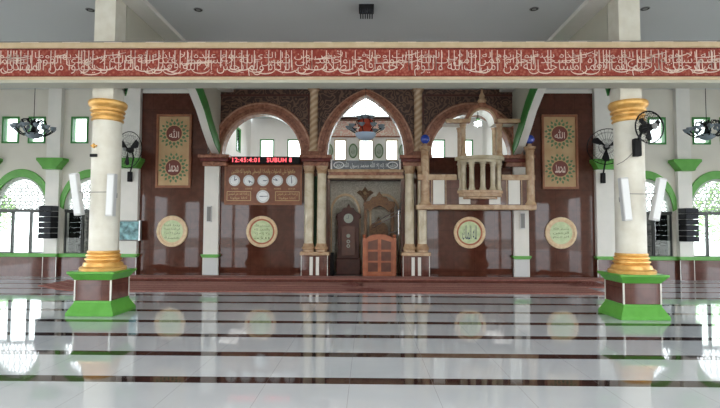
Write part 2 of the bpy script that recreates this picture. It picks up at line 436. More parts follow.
def arch_thing(cx, pout, pin, pmid, label):
    t = thing('arch_moulding', (cx, W, zs), label, 'arch', 'arch mouldings over the front wall openings')
    B().band(pout, pmid, W-0.09, W).obj('outer_moulding', 'pink', t, bevel=0.015)
    B().band(pmid, pin, W-0.05, W+0.3).obj('inner_moulding', 'pink', t, bevel=0.01)
    mixp = lambda a, b_, k: [(p[0]+(q[0]-p[0])*k, p[1]+(q[1]-p[1])*k) for p, q in zip(a, b_)]
    B().band(mixp(pout, pmid, 0.1), mixp(pout, pmid, 0.38), W-0.12, W-0.09).obj('outer_bead', 'rosepale', t, bevel=0.01)
    B().band(mixp(pmid, pin, 0.62), mixp(pmid, pin, 0.9), W-0.08, W-0.05).obj('inner_bead', 'rosepale', t, bevel=0.01)
    return t
for s, side in ((-1, 'left'), (1, 'right')):
    c = s*3.11
    arch_thing(c, arc(c, zs+0.03, 1.53, 1.58), arc(c, zs+0.03, 1.17, 1.23), arc(c, zs+0.03, 1.33, 1.40),
               'round rose marble arch moulding ' + ('above the red digital clock sign' if s < 0 else 'behind the pulpit balcony'))
arch_thing(0, pointed(0, zs+0.03, 1.47, 1.985), pointed(0, zs+0.03, 1.14, 1.79), pointed(0, zs+0.03, 1.29, 1.90), 'tall pointed rose marble arch moulding around the middle hanging lamp')
# raised frames of the carved panels
for s, side in ((-1, 'left'), (1, 'right')):
    for x0, x1, nm in ((1.72, 4.45, 'wide'), (0.3, 1.3, 'narrow')):
        pass
    t = thing('panel_frame', (s*3.1, W, 4.2), 'dark wooden border strips around the carved panel ' + ('above the left round arch' if s < 0 else 'above the pulpit canopy'), 'frame', 'carved panel frames')
    B().box(*sorted((s*1.68, s*4.42)), W-0.03, W, 5.40, 5.46).obj('rail', 'wood_dk', t)
    B().box(*sorted((s*1.68, s*1.73)), W-0.03, W, 4.55, 5.40).obj('stile', 'wood_dk', t)
    B().box(*sorted((s*4.37, s*4.42)), W-0.03, W, 4.75, 5.40).obj('stile', 'wood_dk', t)

# spiral marble half columns
for s in (-1, 1):
    t = thing('spiral_column', (s*1.55, W-0.06, 3.6), 'short tan spiral marble column ' + ('left' if s < 0 else 'right') + ' of the middle pointed arch', 'column', 'spiral columns')
    prof = [(0.15, 3.72), (0.15, 3.76), (0.125, 3.8), (0.122, 4.6), (0.125, 5.5), (0.15, 5.56)]
    B().lathe(prof, s*1.55, W-0.06, 20).obj('shaft', 'spiral', t, smooth=True)
    B().box(s*1.55-0.17, s*1.55+0.17, W-0.22, W-0.001, 3.62, 3.72).obj('base', 'pink', t, bevel=0.01)
    B().box(s*1.55-0.17, s*1.55+0.17, W-0.22, W-0.001, 5.56, 5.615).obj('capital', 'tan', t, bevel=0.01)

# cornices (red ledges) over pilasters and paired columns
def cornice(x0, x1, label):
    t = thing('cornice', ((x0+x1)/2, W-0.2, 3.3), label, 'cornice', 'red cornices')
    B().box(x0, x1, W-0.36, W-0.001, 3.50, 3.60).obj('top_slab', 'pink', t, bevel=0.015)
    B().box(x0+0.05, x1-0.05, W-0.31, W-0.001, 3.40, 3.50).obj('middle_slab', 'dkred', t, bevel=0.015)
    B().box(x0+0.11, x1-0.11, W-0.26, W-0.001, 3.27, 3.40).obj('bottom_slab', 'pink', t, bevel=0.015)
cornice(-4.9, -3.98, 'red stone cornice on the white pilaster left of the prayer clock board')
cornice(3.98, 4.9, 'red stone cornice on the white pilaster under the right end of the balcony')
cornice(-1.93, -0.98, 'red stone cornice above the left pair of marble columns')
cornice(0.98, 1.93, 'red stone cornice above the right pair of marble columns')

# paired marble columns
def marble_column(x, label):
    t = thing('marble_column', (x, W-0.21, 0.78), label, 'column', 'paired marble columns')
    B().lathe([(0.17, 0.78), (0.17, 0.84), (0.195, 0.86), (0.20, 0.90), (0.165, 0.94), (0.145, 1.02)], x, W-0.21, 28).obj('base', 'tan', t, smooth=True)
    B().lathe([(0.136, 1.02), (0.138, 1.6), (0.132, 3.05)], x, W-0.21, 28).obj('shaft', 'cream', t, smooth=True)
    B().lathe([(0.135, 3.05), (0.155, 3.08), (0.14, 3.12), (0.17, 3.2), (0.18, 3.27)], x, W-0.21, 28).obj('capital', 'tan', t, smooth=True)
for s, sd in ((-1, 'left'), (1, 'right')):
    marble_column(s*1.28, 'round cream marble column, the inner one of the %s pair by the niche' % sd)
    marble_column(s*1.65, 'round cream marble column, the outer one of the %s pair by the niche' % sd)
    c = s*1.455
    t = thing('column_pedestal', (c, W-0.24, 0.086), 'brown granite pedestal with two white strips under the %s pair of marble columns' % sd, 'pedestal', 'pedestals of the paired columns')
    B().box(c-0.38, c+0.38, W-0.44, W-0.001, 0.086, 0.68).obj('body', 'brown_low', t)
    B().box(c-0.42, c+0.42, W-0.48, W-0.001, 0.68, 0.78).obj('top_slab', 'tan', t, bevel=0.015)
    for k in (-0.09, 0.09): B().box(c+k-0.045, c+k+0.045, W-0.447, W-0.44, 0.12, 0.64).obj('white_strip', 'white', t)
    for k in (-0.375, 0.375): B().box(c+k-0.008, c+k+0.008, W-0.446, W-0.44, 0.086, 0.68).obj('edge_strip', 'white', t)

# white pilasters with green ledges
def pilaster(x, w, top, label, cap=None, low='white', yoff=0.14):
    t = thing('pilaster', (x, W-yoff, 0), label, 'pilaster', 'white wall pilasters')
    B().box(x-w, x+w, W-yoff, W-0.001, 0.68, top).obj('shaft', 'white', t)
    B().prism([(x-w, 0.585), (x-w-0.05, 0.65), (x-w-0.05, 0.68), (x+w+0.05, 0.68), (x+w+0.05, 0.65), (x+w, 0.585)], W-yoff-0.06, W-0.001).obj('ledge', 'green', t)
    B().box(x-w, x+w, W-yoff, W-0.001, 0, 0.585).obj('plinth', low, t)
    for k in (-w, w): B().box(x+k-0.01, x+k+0.01, W-yoff-0.004, W-yoff, 0, 0.585).obj('edge_strip', 'white', t)
    if cap:
        z0, z1, ww = cap
        B().prism([(x-w, z0), (x-w-0.03, z0+0.07), (x-ww+0.03, z1-0.1), (x-ww, z1-0.08), (x-ww, z1), (x+ww, z1), (x+ww, z1-0.08), (x+ww-0.03, z1-0.1), (x+w+0.03, z0+0.07), (x+w, z0)],
                  W-yoff-0.16, W-0.001).obj('capital', 'green', t, bevel=0.01)
    return t
for s, sd in ((-1, 'left'), (1, 'right')):
    pilaster(s*4.545, 0.215, 3.27, 'white pilaster ' + ('between the two left round medallions' if s < 0 else 'between the two right round medallions'), low='greyp')
    pilaster(s*7.0, 0.27, H, 'white pilaster ' + ('behind the blue wall screen' if s < 0 else 'at the outer edge of the right granite bay'), cap=(3.2, 3.5, 0.4), low='brown_low')
    pilaster(s*9.3, 0.2, H, 'white pilaster behind the %s black hanging loudspeaker array' % sd, cap=(3.16, 3.5, 0.4), low='brown_low')
    pilaster(s*11.3, 0.2, H, 'white pilaster near the %s end of the front wall' % sd, cap=(3.16, 3.5, 0.4), low='brown_low')

# aisle walls with window bays
wn = 0
def aisle_bay(c, hw, label_side, dark):
    """one bay of the aisle wall: low granite, a wide opening with an arched top, two small windows above"""
    global wn
    x0, x1 = c-hw, c+hw
    rx, zb, zsq, rz = 0.80, 0.68, 1.97, 0.98
    inn = arc(c, zsq+0.02, rx, rz)
    poly = [(x0, 3.6), (x0, zb), (c-rx, zb)] + inn + [(c+rx, zb), (x1, zb), (x1, 3.6)]
    b = B().prism(poly, W, W+0.25)
    b.box(x0, x1, W, W+0.25, 4.78, H)
    wx = [(c-0.4, 0.26), (c+0.4, 0.26)]
    ed = [x0, c-0.66, c-0.14, c+0.14, c+0.66, x1]
    for i in (0, 2, 4): b.box(ed[i], ed[i+1], W, W+0.25, 3.97, 4.78)
    b.box(x0, x1, W, W+0.25, 3.6, 3.97)
    struct(b, 'wall_aisle_'+label_side, 'wall')
    struct(B().box(x0, x1, W-0.02, W+0.25, 0, 0.57), 'baseboard_'+label_side, 'brown_low')
    struct(B().box(x0, x1, W-0.07, W+0.25, 0.57, 0.68), 'trim_5', 'green', bevel=0.01)
    # small clerestory windows
    for k in (-0.4, 0.4):
        wn += 1
        t = tag(bpy.data.objects.new('window_%d' % wn, None), kind='structure'); C.objects.link(t); t.location = (c+k, W, 3.97)
        xa, xb, za, zc = c+k-0.26, c+k+0.26, 3.97, 4.78
        B().band([(xa, za), (xb, za), (xb, zc), (xa, zc)], [(xa+.05, za+.05), (xb-.05, za+.05), (xb-.05, zc-.05), (xa+.05, zc-.05)], W-0.03, W+0.12, closed=True).obj('window_frame', 'green_dk', t)
        B().box(xa+.05, xb-.05, W+0.05, W+0.056, za+.05, zc-.05).obj('pane', 'glass', t)
    # arched window
    wn += 1
    t = tag(bpy.data.objects.new('window_%d' % wn, None), kind='structure'); C.objects.link(t); t.location = (c, W, 0.68)
    B().band(arc(c, zsq+.1, 0.93, 1.12), arc(c, zsq+.02, rx, rz-0.02), W-0.05, W+0.001).obj('arch_trim', 'green', t, bevel=0.01)
    B().band(arc(c, zsq+.02, rx, rz), arc(c, zsq+.02, rx-0.09, rz-0.09), W+0.02, W+0.14).obj('arch_frame', 'lattice', t)
    # lattice of interlaced rings and petals
    lt = B(); st = 0.2; R = rx-0.09; RZ = rz-0.09
    def inside(x, z): return ((x-c)/R)**2 + ((z-zsq)/RZ)**2 < 1.0 and z > zsq
    def path(pts, r=0.011):
        run = []
        for p in pts:
            if inside(p[0], p[1]): run.append((p[0], W+0.08, p[1]))
            else:
                if len(run) > 1: lt.tube(run, r, 4)
                run = []
        if len(run) > 1: lt.tube(run, r, 4)
    nx = 6
    for i in range(-nx, nx+1):
        for j in range(0, 8):
            px, pz = c + i*st*0.866, zsq + j*st + (st/2 if i % 2 else 0)
            path([(px+0.062*math.cos(a*PI/6), pz+0.062*math.sin(a*PI/6)) for a in range(13)], 0.016)
            for a in range(6):
                an = a*PI/3 + PI/6; L = st*0.5
                mx, mz = px + math.cos(an)*L, pz + math.sin(an)*L
                ox, oz = -math.sin(an)*0.03, math.cos(an)*0.03
                path([(px+math.cos(an)*0.062, pz+math.sin(an)*0.062), ((px+mx)/2+math.cos(an)*0.03+ox, (pz+mz)/2+math.sin(an)*0.03+oz), (mx, mz)], 0.014)
                path([(px+math.cos(an)*0.062, pz+math.sin(an)*0.062), ((px+mx)/2+math.cos(an)*0.03-ox, (pz+mz)/2+math.sin(an)*0.03-oz), (mx, mz)], 0.014)
    lt.obj('lattice', 'lattice', t)
    B().box(c-rx, c+rx, W+0.02, W+0.14, 1.91, 1.99).obj('transom', 'darkframe', t)
    # lower lights
    g = 2*rx/3
    for i in range(3):
        xa, xb = c-rx+g*i+0.012, c-rx+g*(i+1)-0.012
        fr = 0.03 if i != 1 else 0.012
        if dark: fr = 0.022
        f = B().band([(xa, .68), (xb, .68), (xb, 1.91), (xa, 1.91)], [(xa+fr, .68+fr), (xb-fr, .68+fr), (xb-fr, 1.91-fr), (xa+fr, 1.91-fr)], W+0.03, W+0.1, closed=True).obj('casement', 'darkframe', t)
        B().box(xa+fr, xb-fr, W+0.06, W+0.066, .68+fr, 1.91-fr).obj('pane', 'glass', f)
    if dark:
        # deep recess with a cupboard behind the lower lights
        bb = B().box(c-rx-0.1, c+rx+0.1, W+0.9, W+0.95, 0.5, 1.95); bb.box(c-rx-0.1, c-rx-0.02, W+0.26, W+0.9, 0.5, 1.95); bb.box(c+rx+0.02, c+rx+0.1, W+0.26, W+0.9, 0.5, 1.95); bb.box(c-rx-0.1, c+rx+0.1, W+0.26, W+0.9, 1.93, 1.97)
        struct(bb, 'wall_recess_'+label_side, 'smoked')
        q = thing('display_cupboard', (c, W+0.6, 0.5), 'dark cupboard with shelves seen through the window behind the %s round column' % label_side, 'cupboard')
        B().box(c-0.72, c+0.72, W+0.82, W+0.88, 0.5, 1.9).obj('back_panel', 'shelf', q)
        for zz in (0.52, 0.95, 1.3, 1.6): B().box(c-0.72, c+0.72, W+0.5, W+0.82, zz, zz+0.03).obj('shelf', 'darkframe', q)
for s, sd in ((-1, 'left'), (1, 'right')):
    aisle_bay(s*8.2, 0.93, sd, True)
    aisle_bay(s*10.3, 0.83, sd, False)
    struct(B().box(*sorted((s*11.5, s*13.4)), W, W+0.25, 0, H), 'wall_corner_'+sd, 'wall')
    struct(B().box(*sorted((s*6.74, s*7.27)), W, W+0.25, 0, H), 'wall_pier_'+sd, 'wall')
    struct(B().box(*sorted((s*9.1, s*9.5)), W, W+0.25, 0, H), 'wall_pier_'+sd, 'wall')
    struct(B().box(*sorted((s*11.1, s*11.5)), W, W+0.25, 0, H), 'wall_pier_'+sd, 'wall')

# ---- room behind the arches
BK = 18.1
wins = [(-3.77, 0.27), (-2.72, 0.27), (-0.98, 0.23), (0, 0.27), (0.98, 0.23), (2.72, 0.27), (3.77, 0.27)]
b = B(); ed = [-4.4]
for x, w in wins: ed += [x-w, x+w]
ed.append(4.4)
for i in range(0, len(ed), 2): b.box(ed[i], ed[i+1], BK, BK+0.2, 4.02, 4.82)
b.box(-4.4, 4.4, BK, BK+0.2, 0, 4.02); b.box(-4.4, 4.4, BK, BK+0.2, 4.82, H-0.001)
struct(b, 'wall_mihrab_back', 'roomw')
for x, w in wins:
    wn += 1
    t = tag(bpy.data.objects.new('window_%d' % wn, None), kind='structure'); C.objects.link(t); t.location = (x, BK, 4.02)
    B().band([(x-w, 4.02), (x+w, 4.02), (x+w, 4.82), (x-w, 4.82)], [(x-w+.04, 4.06), (x+w-.04, 4.06), (x+w-.04, 4.78), (x-w+.04, 4.78)], BK-0.03, BK+0.1, closed=True).obj('window_frame', 'green_dk' if abs(x) > 2 else 'friezetrim', t)
    B().box(x-w+.04, x+w-.04, BK+0.05, BK+0.056, 4.06, 4.78).obj('pane', 'glass', t)
for s, sd in ((-1, 'left'), (1, 'right')):
    b = B(); xa, xb = sorted((s*4.4, s*4.46))
    b.box(xa, xb, W+0.3, 16.1, 0, H); b.box(xa, xb, 16.65, BK+0.2, 0, H); b.box(xa, xb, 16.1, 16.65, 0, 4.06); b.box(xa, xb, 16.1, 16.65, 4.9, H)
    struct(b, 'wall_mihrab_'+sd, 'roomw')
    wn += 1
    t = tag(bpy.data.objects.new('window_%d' % wn, None), kind='structure'); C.objects.link(t); t.location = (s*4.4, 16.37, 4.06)
    B().band([(16.1, 4.06), (16.65, 4.06), (16.65, 4.9), (16.1, 4.9)], [(16.15, 4.11), (16.6, 4.11), (16.6, 4.85), (16.15, 4.85)], s*4.385, s*4.44, axis='x', closed=True).obj('window_frame', 'green_dk', t)
    B().box(s*4.43-.003, s*4.43+.003, 16.15, 16.6, 4.11, 4.85).obj('pane', 'glass', t)
# gallery floor behind the arcade
struct(B().box(-4.4, 4.4, 16.1, BK, 3.0, 3.15), 'floor', 'white')
b = B().box(-4.4, -1.2, W+0.3, 16.1, 3.0, 3.15); b.box(1.2, 4.4, W+0.3, 16.1, 3.0, 3.15); struct(b, 'floor', 'white')
# raised lantern over the niche room with a high window in its rear wall
b = B().box(-SX-.12, -SX, 14.8, 18.2, H+.15, 7.4); b.box(SX, SX+.12, 14.8, 18.2, H+.15, 7.4); b.box(-SX, SX, 14.8, 14.9, H+.15, 7.4)
b.box(-SX, SX, 18.1, 18.2, H+.045, 5.72); b.box(-SX, SX, 18.1, 18.2, 7.1, 7.4); b.box(-SX, -1.35, 18.1, 18.2, 5.72, 7.1); b.box(1.35, SX, 18.1, 18.2, 5.72, 7.1)
struct(b, 'wall_lantern', 'roomw')
struct(B().box(-SX-.12, SX+.12, 14.8, 18.2, 7.4, 7.5), 'ceiling', 'roomw')
wn += 1
t = tag(bpy.data.objects.new('window_%d' % wn, None), kind='structure'); C.objects.link(t); t.location = (0, 18.1, 5.72)
B().box(-1.35, 1.35, 18.14, 18.146, 5.72, 7.1).obj('pane', 'glass', t)
for xx in (-0.45, 0.45): B().box(xx-0.012, xx+0.012, 18.1, 18.14, 5.72, 7.1).obj('glazing_bar', 'lattice', t)
B().box(-1.35, 1.35, 18.1, 18.14, 6.05, 6.08).obj('glazing_bar', 'lattice', t)
struct(B().box(-1.6, 1.6, 17.86, 17.98, 5.57, H-0.001), 'trim_6', 'wood_dk')
# rose band with relief script
t = thing('relief_band', (0, BK, 4.95), 'rose relief wall band with script lines above the three middle back windows', 'wall panel')
B().box(-1.5, 1.5, BK-0.04, BK-0.001, 4.94, 5.53).obj('panel', 'pinkband', t)
for zz in (4.9, 5.53): B().box(-1.5, 1.5, BK-0.07, BK-0.001, zz, zz+0.045).obj('border', 'pink', t)
# oval ornaments between the windows
for x, nm in ((-1.42, 'far left, half behind the arch'), (-0.49, 'left of the middle window'), (0.49, 'right of the middle window'), (1.42, 'far right, half behind the arch')):
    t = thing('oval_medallion', (x, BK-0.03, 4.1), 'grey green oval medallion on the back wall, ' + nm, 'medallion', 'oval medallions on the upper back wall')
    B().band([(x+.17*math.cos(a*PI/12), 4.38+.28*math.sin(a*PI/12)) for a in range(24)], [(x+.13*math.cos(a*PI/12), 4.38+.23*math.sin(a*PI/12)) for a in range(24)], BK-0.05, BK-0.001, closed=True).obj('rim', 'leaf', t)
    B().prism([(x+.13*math.cos(a*PI/12), 4.38+.23*math.sin(a*PI/12)) for a in range(24)], BK-0.03, BK-0.001).obj('face', 'lattice', t)
    text('الله', 'script', 'leaf', x, 4.38, BK-0.031, w=0.16, h=0.2, parent=t)

# ledge and sign over the niche
t = thing('niche_lintel', (0, W+0.2, 2.93), 'stone lintel with stepped mouldings spanning the niche between the marble columns', 'lintel')
B().box(-1.12, 1.12, W-0.12, W+0.3, 2.93, 3.02).obj('lower_moulding', 'tan', t, bevel=0.01)
B().box(-1.09, 1.09, W-0.08, W+0.3, 3.02, 3.12).obj('fascia', 'pink', t)
B().box(-1.12, 1.12, W-0.12, W+0.3, 3.12, 3.2).obj('upper_moulding', 'tan', t, bevel=0.01)
t = thing('calligraphy_sign', (0, W+0.05, 3.2), 'long slate sign with silver script standing on the niche lintel', 'sign')
B().box(-1.0, 1.0, W+0.02, W+0.08, 3.2, 3.48).obj('board', 'signgrey', t)
for x in (-0.8, 0.8):
    B().band([(x+.16*math.cos(a*PI/12), 3.34+.105*math.sin(a*PI/12)) for a in range(24)], [(x+.13*math.cos(a*PI/12), 3.34+.08*math.sin(a*PI/12)) for a in range(24)], W+0.005, W+0.02, closed=True).obj('oval_border', 'silver', t)
    text('الله' if x > 0 else 'محمد', 'script', 'silver', x, 3.34, W+0.019, w=0.17, h=0.1, parent=t)
text('لا إله إلا الله محمد رسول الله', 'script', 'silver', 0, 3.34, W+0.019, w=1.28, h=0.23, parent=t)

# ---- niche: marble back with two arches
NB = 15.7
b = B(); arL = arc(-0.66, 1.95, 0.43, 0.55); arR = arc(0.62, 1.95, 0.43, 0.55)
b.prism([(-1.25, 3.0), (-1.25, 0), (-1.09, 0)] + arL + [(-0.23, 0), (-0.02, 0), (-0.02, 3.0)], NB, NB+0.2)
b.prism([(-0.02, 3.0), (-0.02, 0), (0.19, 0)] + arR + [(1.05, 0), (1.25, 0), (1.25, 3.0)], NB, NB+0.2)
struct(b, 'wall_niche_front', 'relief')
struct(B().box(-1.3, 1.3, NB+0.24, NB+0.34, 0, 3.0), 'wall_niche_back', 'relief')
for s, sd in ((-1, 'left'), (1, 'right')): struct(B().box(*sorted((s*1.2, s*1.3)), W+0.3, NB+0.6, 0, 3.0), 'wall_niche_'+sd, 'relief')
struct(B().box(-1.3, 1.3, W+0.3, NB+0.6, 3.0, 3.1), 'ceiling', 'wood_dk')
for c, sd in ((-0.66, 'left'), (0.62, 'right')):
    t = thing('niche_arch', (c, NB, 0), 'scalloped gilded stone arch in the niche, ' + ('framing the tall dark clock' if c < 0 else 'behind the wooden pulpit'), 'arch', 'arches in the niche')
    def sc(rx, rz, amp):
        return [(c + (rx + amp*abs(math.sin(6*a)))*math.cos(a), 1.95 + (rz + amp*abs(math.sin(6*a)))*math.sin(a)) for a in [PI - PI*i/60 for i in range(61)]]
    B().band([(c-0.5, 0)] + arc(c, 1.95, 0.5, 0.64, 60) + [(c+0.5, 0)], [(c-0.43, 0)] + arc(c, 1.95, 0.43, 0.56, 60) + [(c+0.43, 0)], NB-0.06, NB-0.001).obj('outer_rib', 'medring', t, bevel=0.008)
    B().band([(c-0.43, 0)] + arc(c, 1.95, 0.43, 0.55, 60) + [(c+0.43, 0)], [(c-0.35, 0)] + sc(0.33, 0.43, 0.04) + [(c+0.35, 0)], NB+0.02, NB+0.12).obj('scalloped_rib', 'relief', t)
t = thing('carved_cresting', (-0.02, NB, 2.5), 'dark carved wooden cresting between the two niche arches', 'carving')
B().prism([(-0.3, 2.62), (-0.2, 2.7), (-0.12, 2.68), (-0.02, 2.82), (0.08, 2.68), (0.16, 2.7), (0.26, 2.62), (0.1, 2.5), (-0.02, 2.3), (-0.14, 2.5)], NB-0.08, NB-0.001).obj('crest', 'carve_dk', t, bevel=0.01)
B().ball((-0.02, NB-0.1, 2.6), 0.06, 1, .5, 1).obj('boss', 'tan', t, smooth=True)

# tall dark clock
cx = -0.54; cy = 15.35
t = thing('longcase_clock', (cx, cy, 0), 'tall dark wooden longcase clock with pale round dial standing in the left niche arch', 'clock')
B().box(cx-0.38, cx+0.38, cy-0.2, cy+0.2, 0, 0.5).obj('plinth', 'wood_dk', t, bevel=0.02)
body = [(cx-0.34, 0.5), (cx-0.34, 1.75), (cx-0.40, 1.80), (cx-0.38, 1.9), (cx-0.24, 1.98), (cx-0.16, 2.1), (cx-0.06, 2.12), (cx, 2.24), (cx+0.06, 2.12), (cx+0.16, 2.1), (cx+0.24, 1.98), (cx+0.38, 1.9), (cx+0.40, 1.80), (cx+0.34, 1.75), (cx+0.34, 0.5)]
B().prism(body, cy-0.16, cy+0.18).obj('case', 'wood_dk', t, bevel=0.012)
dd = B().prism([(cx-0.22, 0.6), (cx-0.22, 1.5), (cx, 1.56), (cx+0.22, 1.5), (cx+0.22, 0.6)], cy-0.19, cy-0.16).obj('door', 'wood_pan', t, bevel=0.01)
def disc(b, x, z, r, y0, y1, n=32): return b.prism([(x+r*math.cos(2*PI*i/n), z+r*math.sin(2*PI*i/n)) for i in range(n)], y0, y1)
def ringp(b, x, z, r1, r2, y0, y1, n=32):
    return b.band([(x+r1*math.cos(2*PI*i/n), z+r1*math.sin(2*PI*i/n)) for i in range(n)], [(x+r2*math.cos(2*PI*i/n), z+r2*math.sin(2*PI*i/n)) for i in range(n)], y0, y1, closed=True)
dl = disc(B(), cx, 1.77, 0.15, cy-0.18, cy-0.16).obj('dial', 'lattice', t)
B().box(cx-0.006, cx+0.006, cy-0.185, cy-0.18, 1.77, 1.87).obj('hand', 'ink', dl)
B().box(cx-0.07, cx, cy-0.185, cy-0.18, 1.765, 1.777).obj('hand', 'ink', dl)
pd = disc(B(), cx, 1.22, 0.06, cy-0.21, cy-0.19).obj('pendulum', 'lattice', t)
for zz in (1.04, 0.9): ringp(B(), cx, zz, 0.055, 0.03, cy-0.21, cy-0.19).obj('weight', 'lattice', t)

# prayer pulpit with gate
gx = 0.42; gy = W+0.12
t = thing('pulpit', (gx, 15.0, 0), 'dark carved wooden pulpit with a high canopy behind the red wood gate', 'pulpit')
for k in (-0.42, 0.42):
    B().box(gx+k-0.045, gx+k+0.045, 14.75, 14.84, 0, 2.15).obj('post', 'carve_dk', t, bevel=0.01)
    B().box(gx+k-0.04, gx+k+0.04, 15.45, 15.53, 0, 2.15).obj('post', 'carve_dk', t, bevel=0.01)
B().prism([(gx-0.5, 2.15), (gx-0.48, 2.28), (gx-0.3, 2.3), (gx-0.22, 2.42), (gx-0.1, 2.44), (gx, 2.6), (gx+0.1, 2.44), (gx+0.22, 2.42), (gx+0.3, 2.3), (gx+0.48, 2.28), (gx+0.5, 2.15), (gx+0.36, 2.05), (gx+0.3, 1.95), (gx+0.18, 2.08), (gx, 2.16), (gx-0.18, 2.08), (gx-0.3, 1.95), (gx-0.36, 2.05)], 14.72, 14.8).obj('canopy_front', 'carve_dk', t, bevel=0.01)
B().box(gx-0.46, gx+0.46, 14.8, 15.53, 2.15, 2.2).obj('canopy_roof', 'wood_dk', t)
B().prism([(gx-0.3, 0.9), (gx-0.3, 1.5), (gx-0.2, 1.62), (gx-0.1, 1.66), (gx, 1.85), (gx+0.1, 1.66), (gx+0.2, 1.62), (gx+0.3, 1.5), (gx+0.3, 0.9)], 15.3, 15.36).obj('backrest', 'carve_dk', t, bevel=0.01)
B().box(gx-0.34, gx+0.34, 14.9, 15.3, 0.6, 0.9).obj('seat', 'wood_dk', t, bevel=0.01)
for i in range(3): B().box(gx-0.36, gx+0.36, 14.55+i*0.12, 14.9, 0.2*i, 0.2*i+0.2).obj('step', 'wood_dk', t)
t = thing('pulpit_gate', (gx, gy, 0), 'low red wood gate with six sunken panels and arched top in front of the pulpit', 'gate')
gw = 0.5
top = arc(gx, 1.12, gw-0.1, 0.17, 20)
B().prism([(gx-gw+0.1, 0.12)] + top + [(gx+gw-0.1, 0.12)], gy-0.02, gy+0.02).obj('leaf', 'wood_red', t)
for k in (-1, 1):
    B().box(gx+k*(gw-0.05)-0.05, gx+k*(gw-0.05)+0.05, gy-0.05, gy+0.05, 0, 1.18).obj('post', 'wood_red', t, bevel=0.01)
    B().ball((gx+k*(gw-0.05), gy, 1.23), 0.055).obj('finial', 'wood_red', t, smooth=True)
B().box(gx-gw+0.1, gx+gw-0.1, gy-0.04, gy+0.04, 0, 0.12).obj('bottom_rail', 'wood_red', t, bevel=0.01)
for r_, (za, zb) in enumerate(((0.18, 0.45), (0.50, 0.77), (0.83, 1.10))):
    for k in (-1, 1):
        xa, xb = sorted((gx+k*0.05, gx+k*0.34))
        p = [(xa, za), (xb, za), (xb, zb), (xa, zb)] if r_ < 2 else ([(xa, za), (xb, za), (xb, zb-0.04 if k > 0 else zb+0.04), (xa, zb+0.04 if k > 0 else zb-0.04)])
        B().prism(p, gy-0.024, gy-0.02).obj('sunken_panel', 'wood_pan', t)
        q = [((x-(xa+xb)/2)*1.12+(xa+xb)/2, (z-(za+zb)/2)*1.12+(za+zb)/2) for x, z in p]
        B().band(q, p, gy-0.04, gy-0.02, closed=True).obj('panel_moulding', 'wood_red', t)
# stair rails
t = thing('stair_railing', (0.9, 14.75, 1.2), 'slanting polished steel handrails rising to the right behind the marble columns', 'railing')
for (xa, za, xb, zb) in ((0.2, 1.6, 1.15, 2.1), (0.25, 1.5, 1.15, 2.0), (0.62, 1.25, 1.15, 1.5)):
    B().tube([(xa, 14.45, za), (xb, 14.47, zb)], 0.014, 8).obj('rail', 'steel', t)
for xa, za, zb in ((1.0, 0.0, 2.02),): B().tube([(xa, 14.46, za), (xa, 14.46, zb)], 0.015, 8).obj('post', 'steel', t)
t = tag(B().box(-1.12, -0.98, 14.9, 15.1, 0, 0.7).obj('floor_loudspeaker', 'black', bevel=0.01), 'small black loudspeaker box standing in the niche beside the left marble columns', 'loudspeaker')
# dark green curtain between left marble columns
cu = B(); pts = [(-1.52+0.11*i/16, W-0.03-0.012*math.sin(i*1.6)) for i in range(17)]
cu.prism(pts + [(x, y+0.008) for x, y in pts[::-1]], 0.8, 3.0, axis='z')
tag(cu.obj('curtain', 'curtain'), 'narrow dark green curtain hanging between the left pair of marble columns', 'curtain')

# ---- clock board and digital sign
bx0, bx1 = -4.19, -1.88; by = W-0.05
t = thing('prayer_clock_board', ((bx0+bx1)/2, by, 2.14), 'brown wooden board of prayer times with gold lettering on the left granite wall', 'board')
B().box(bx0, bx1, by, W-0.001, 2.14, 3.32).obj('panel', 'board', t)
B().band([(bx0, 2.14), (bx1, 2.14), (bx1, 3.32), (bx0, 3.32)], [(bx0+.05, 2.19), (bx1-.05, 2.19), (bx1-.05, 3.27), (bx0+.05, 3.27)], by-0.02, by, closed=True).obj('border', 'framew', t)
bc = (bx0+bx1)/2
text('حافظوا على الصلوات والصلاة الوسطى وقوموا لله قانتين', 'gold_heading', 'goldtxt', bc, 3.13, by, w=1.9, h=0.17, parent=t)
for k in (-0.72, 0.72):
    B().band([(bc+k-.36, 2.26), (bc+k+.36, 2.26), (bc+k+.36, 2.54), (bc+k-.36, 2.54)], [(bc+k-.345, 2.275), (bc+k+.345, 2.275), (bc+k+.345, 2.525), (bc+k-.345, 2.525)], by-0.006, by, closed=True).obj('text_border', 'goldtxt', t)
    text('إن الصلاة كانت على المؤمنين', 'gold_text', 'goldtxt', bc+k, 2.46, by, w=0.62, h=0.1, parent=t)
    text('كتابا موقوتا', 'gold_text', 'goldtxt', bc+k, 2.34, by, w=0.5, h=0.09, parent=t)
names = ['SUBUH', 'DZUHUR', 'ASHAR', 'MAGHRIB', 'ISYA']
hands = [(2, 0.15), (5.2, 4.0), (3.2, 3.0), (10.5, 9.5), (6.0, 11.8), (9.0, 2.9)]
pos = ['leftmost', 'second from the left', 'middle one', 'second from the right', 'rightmost']
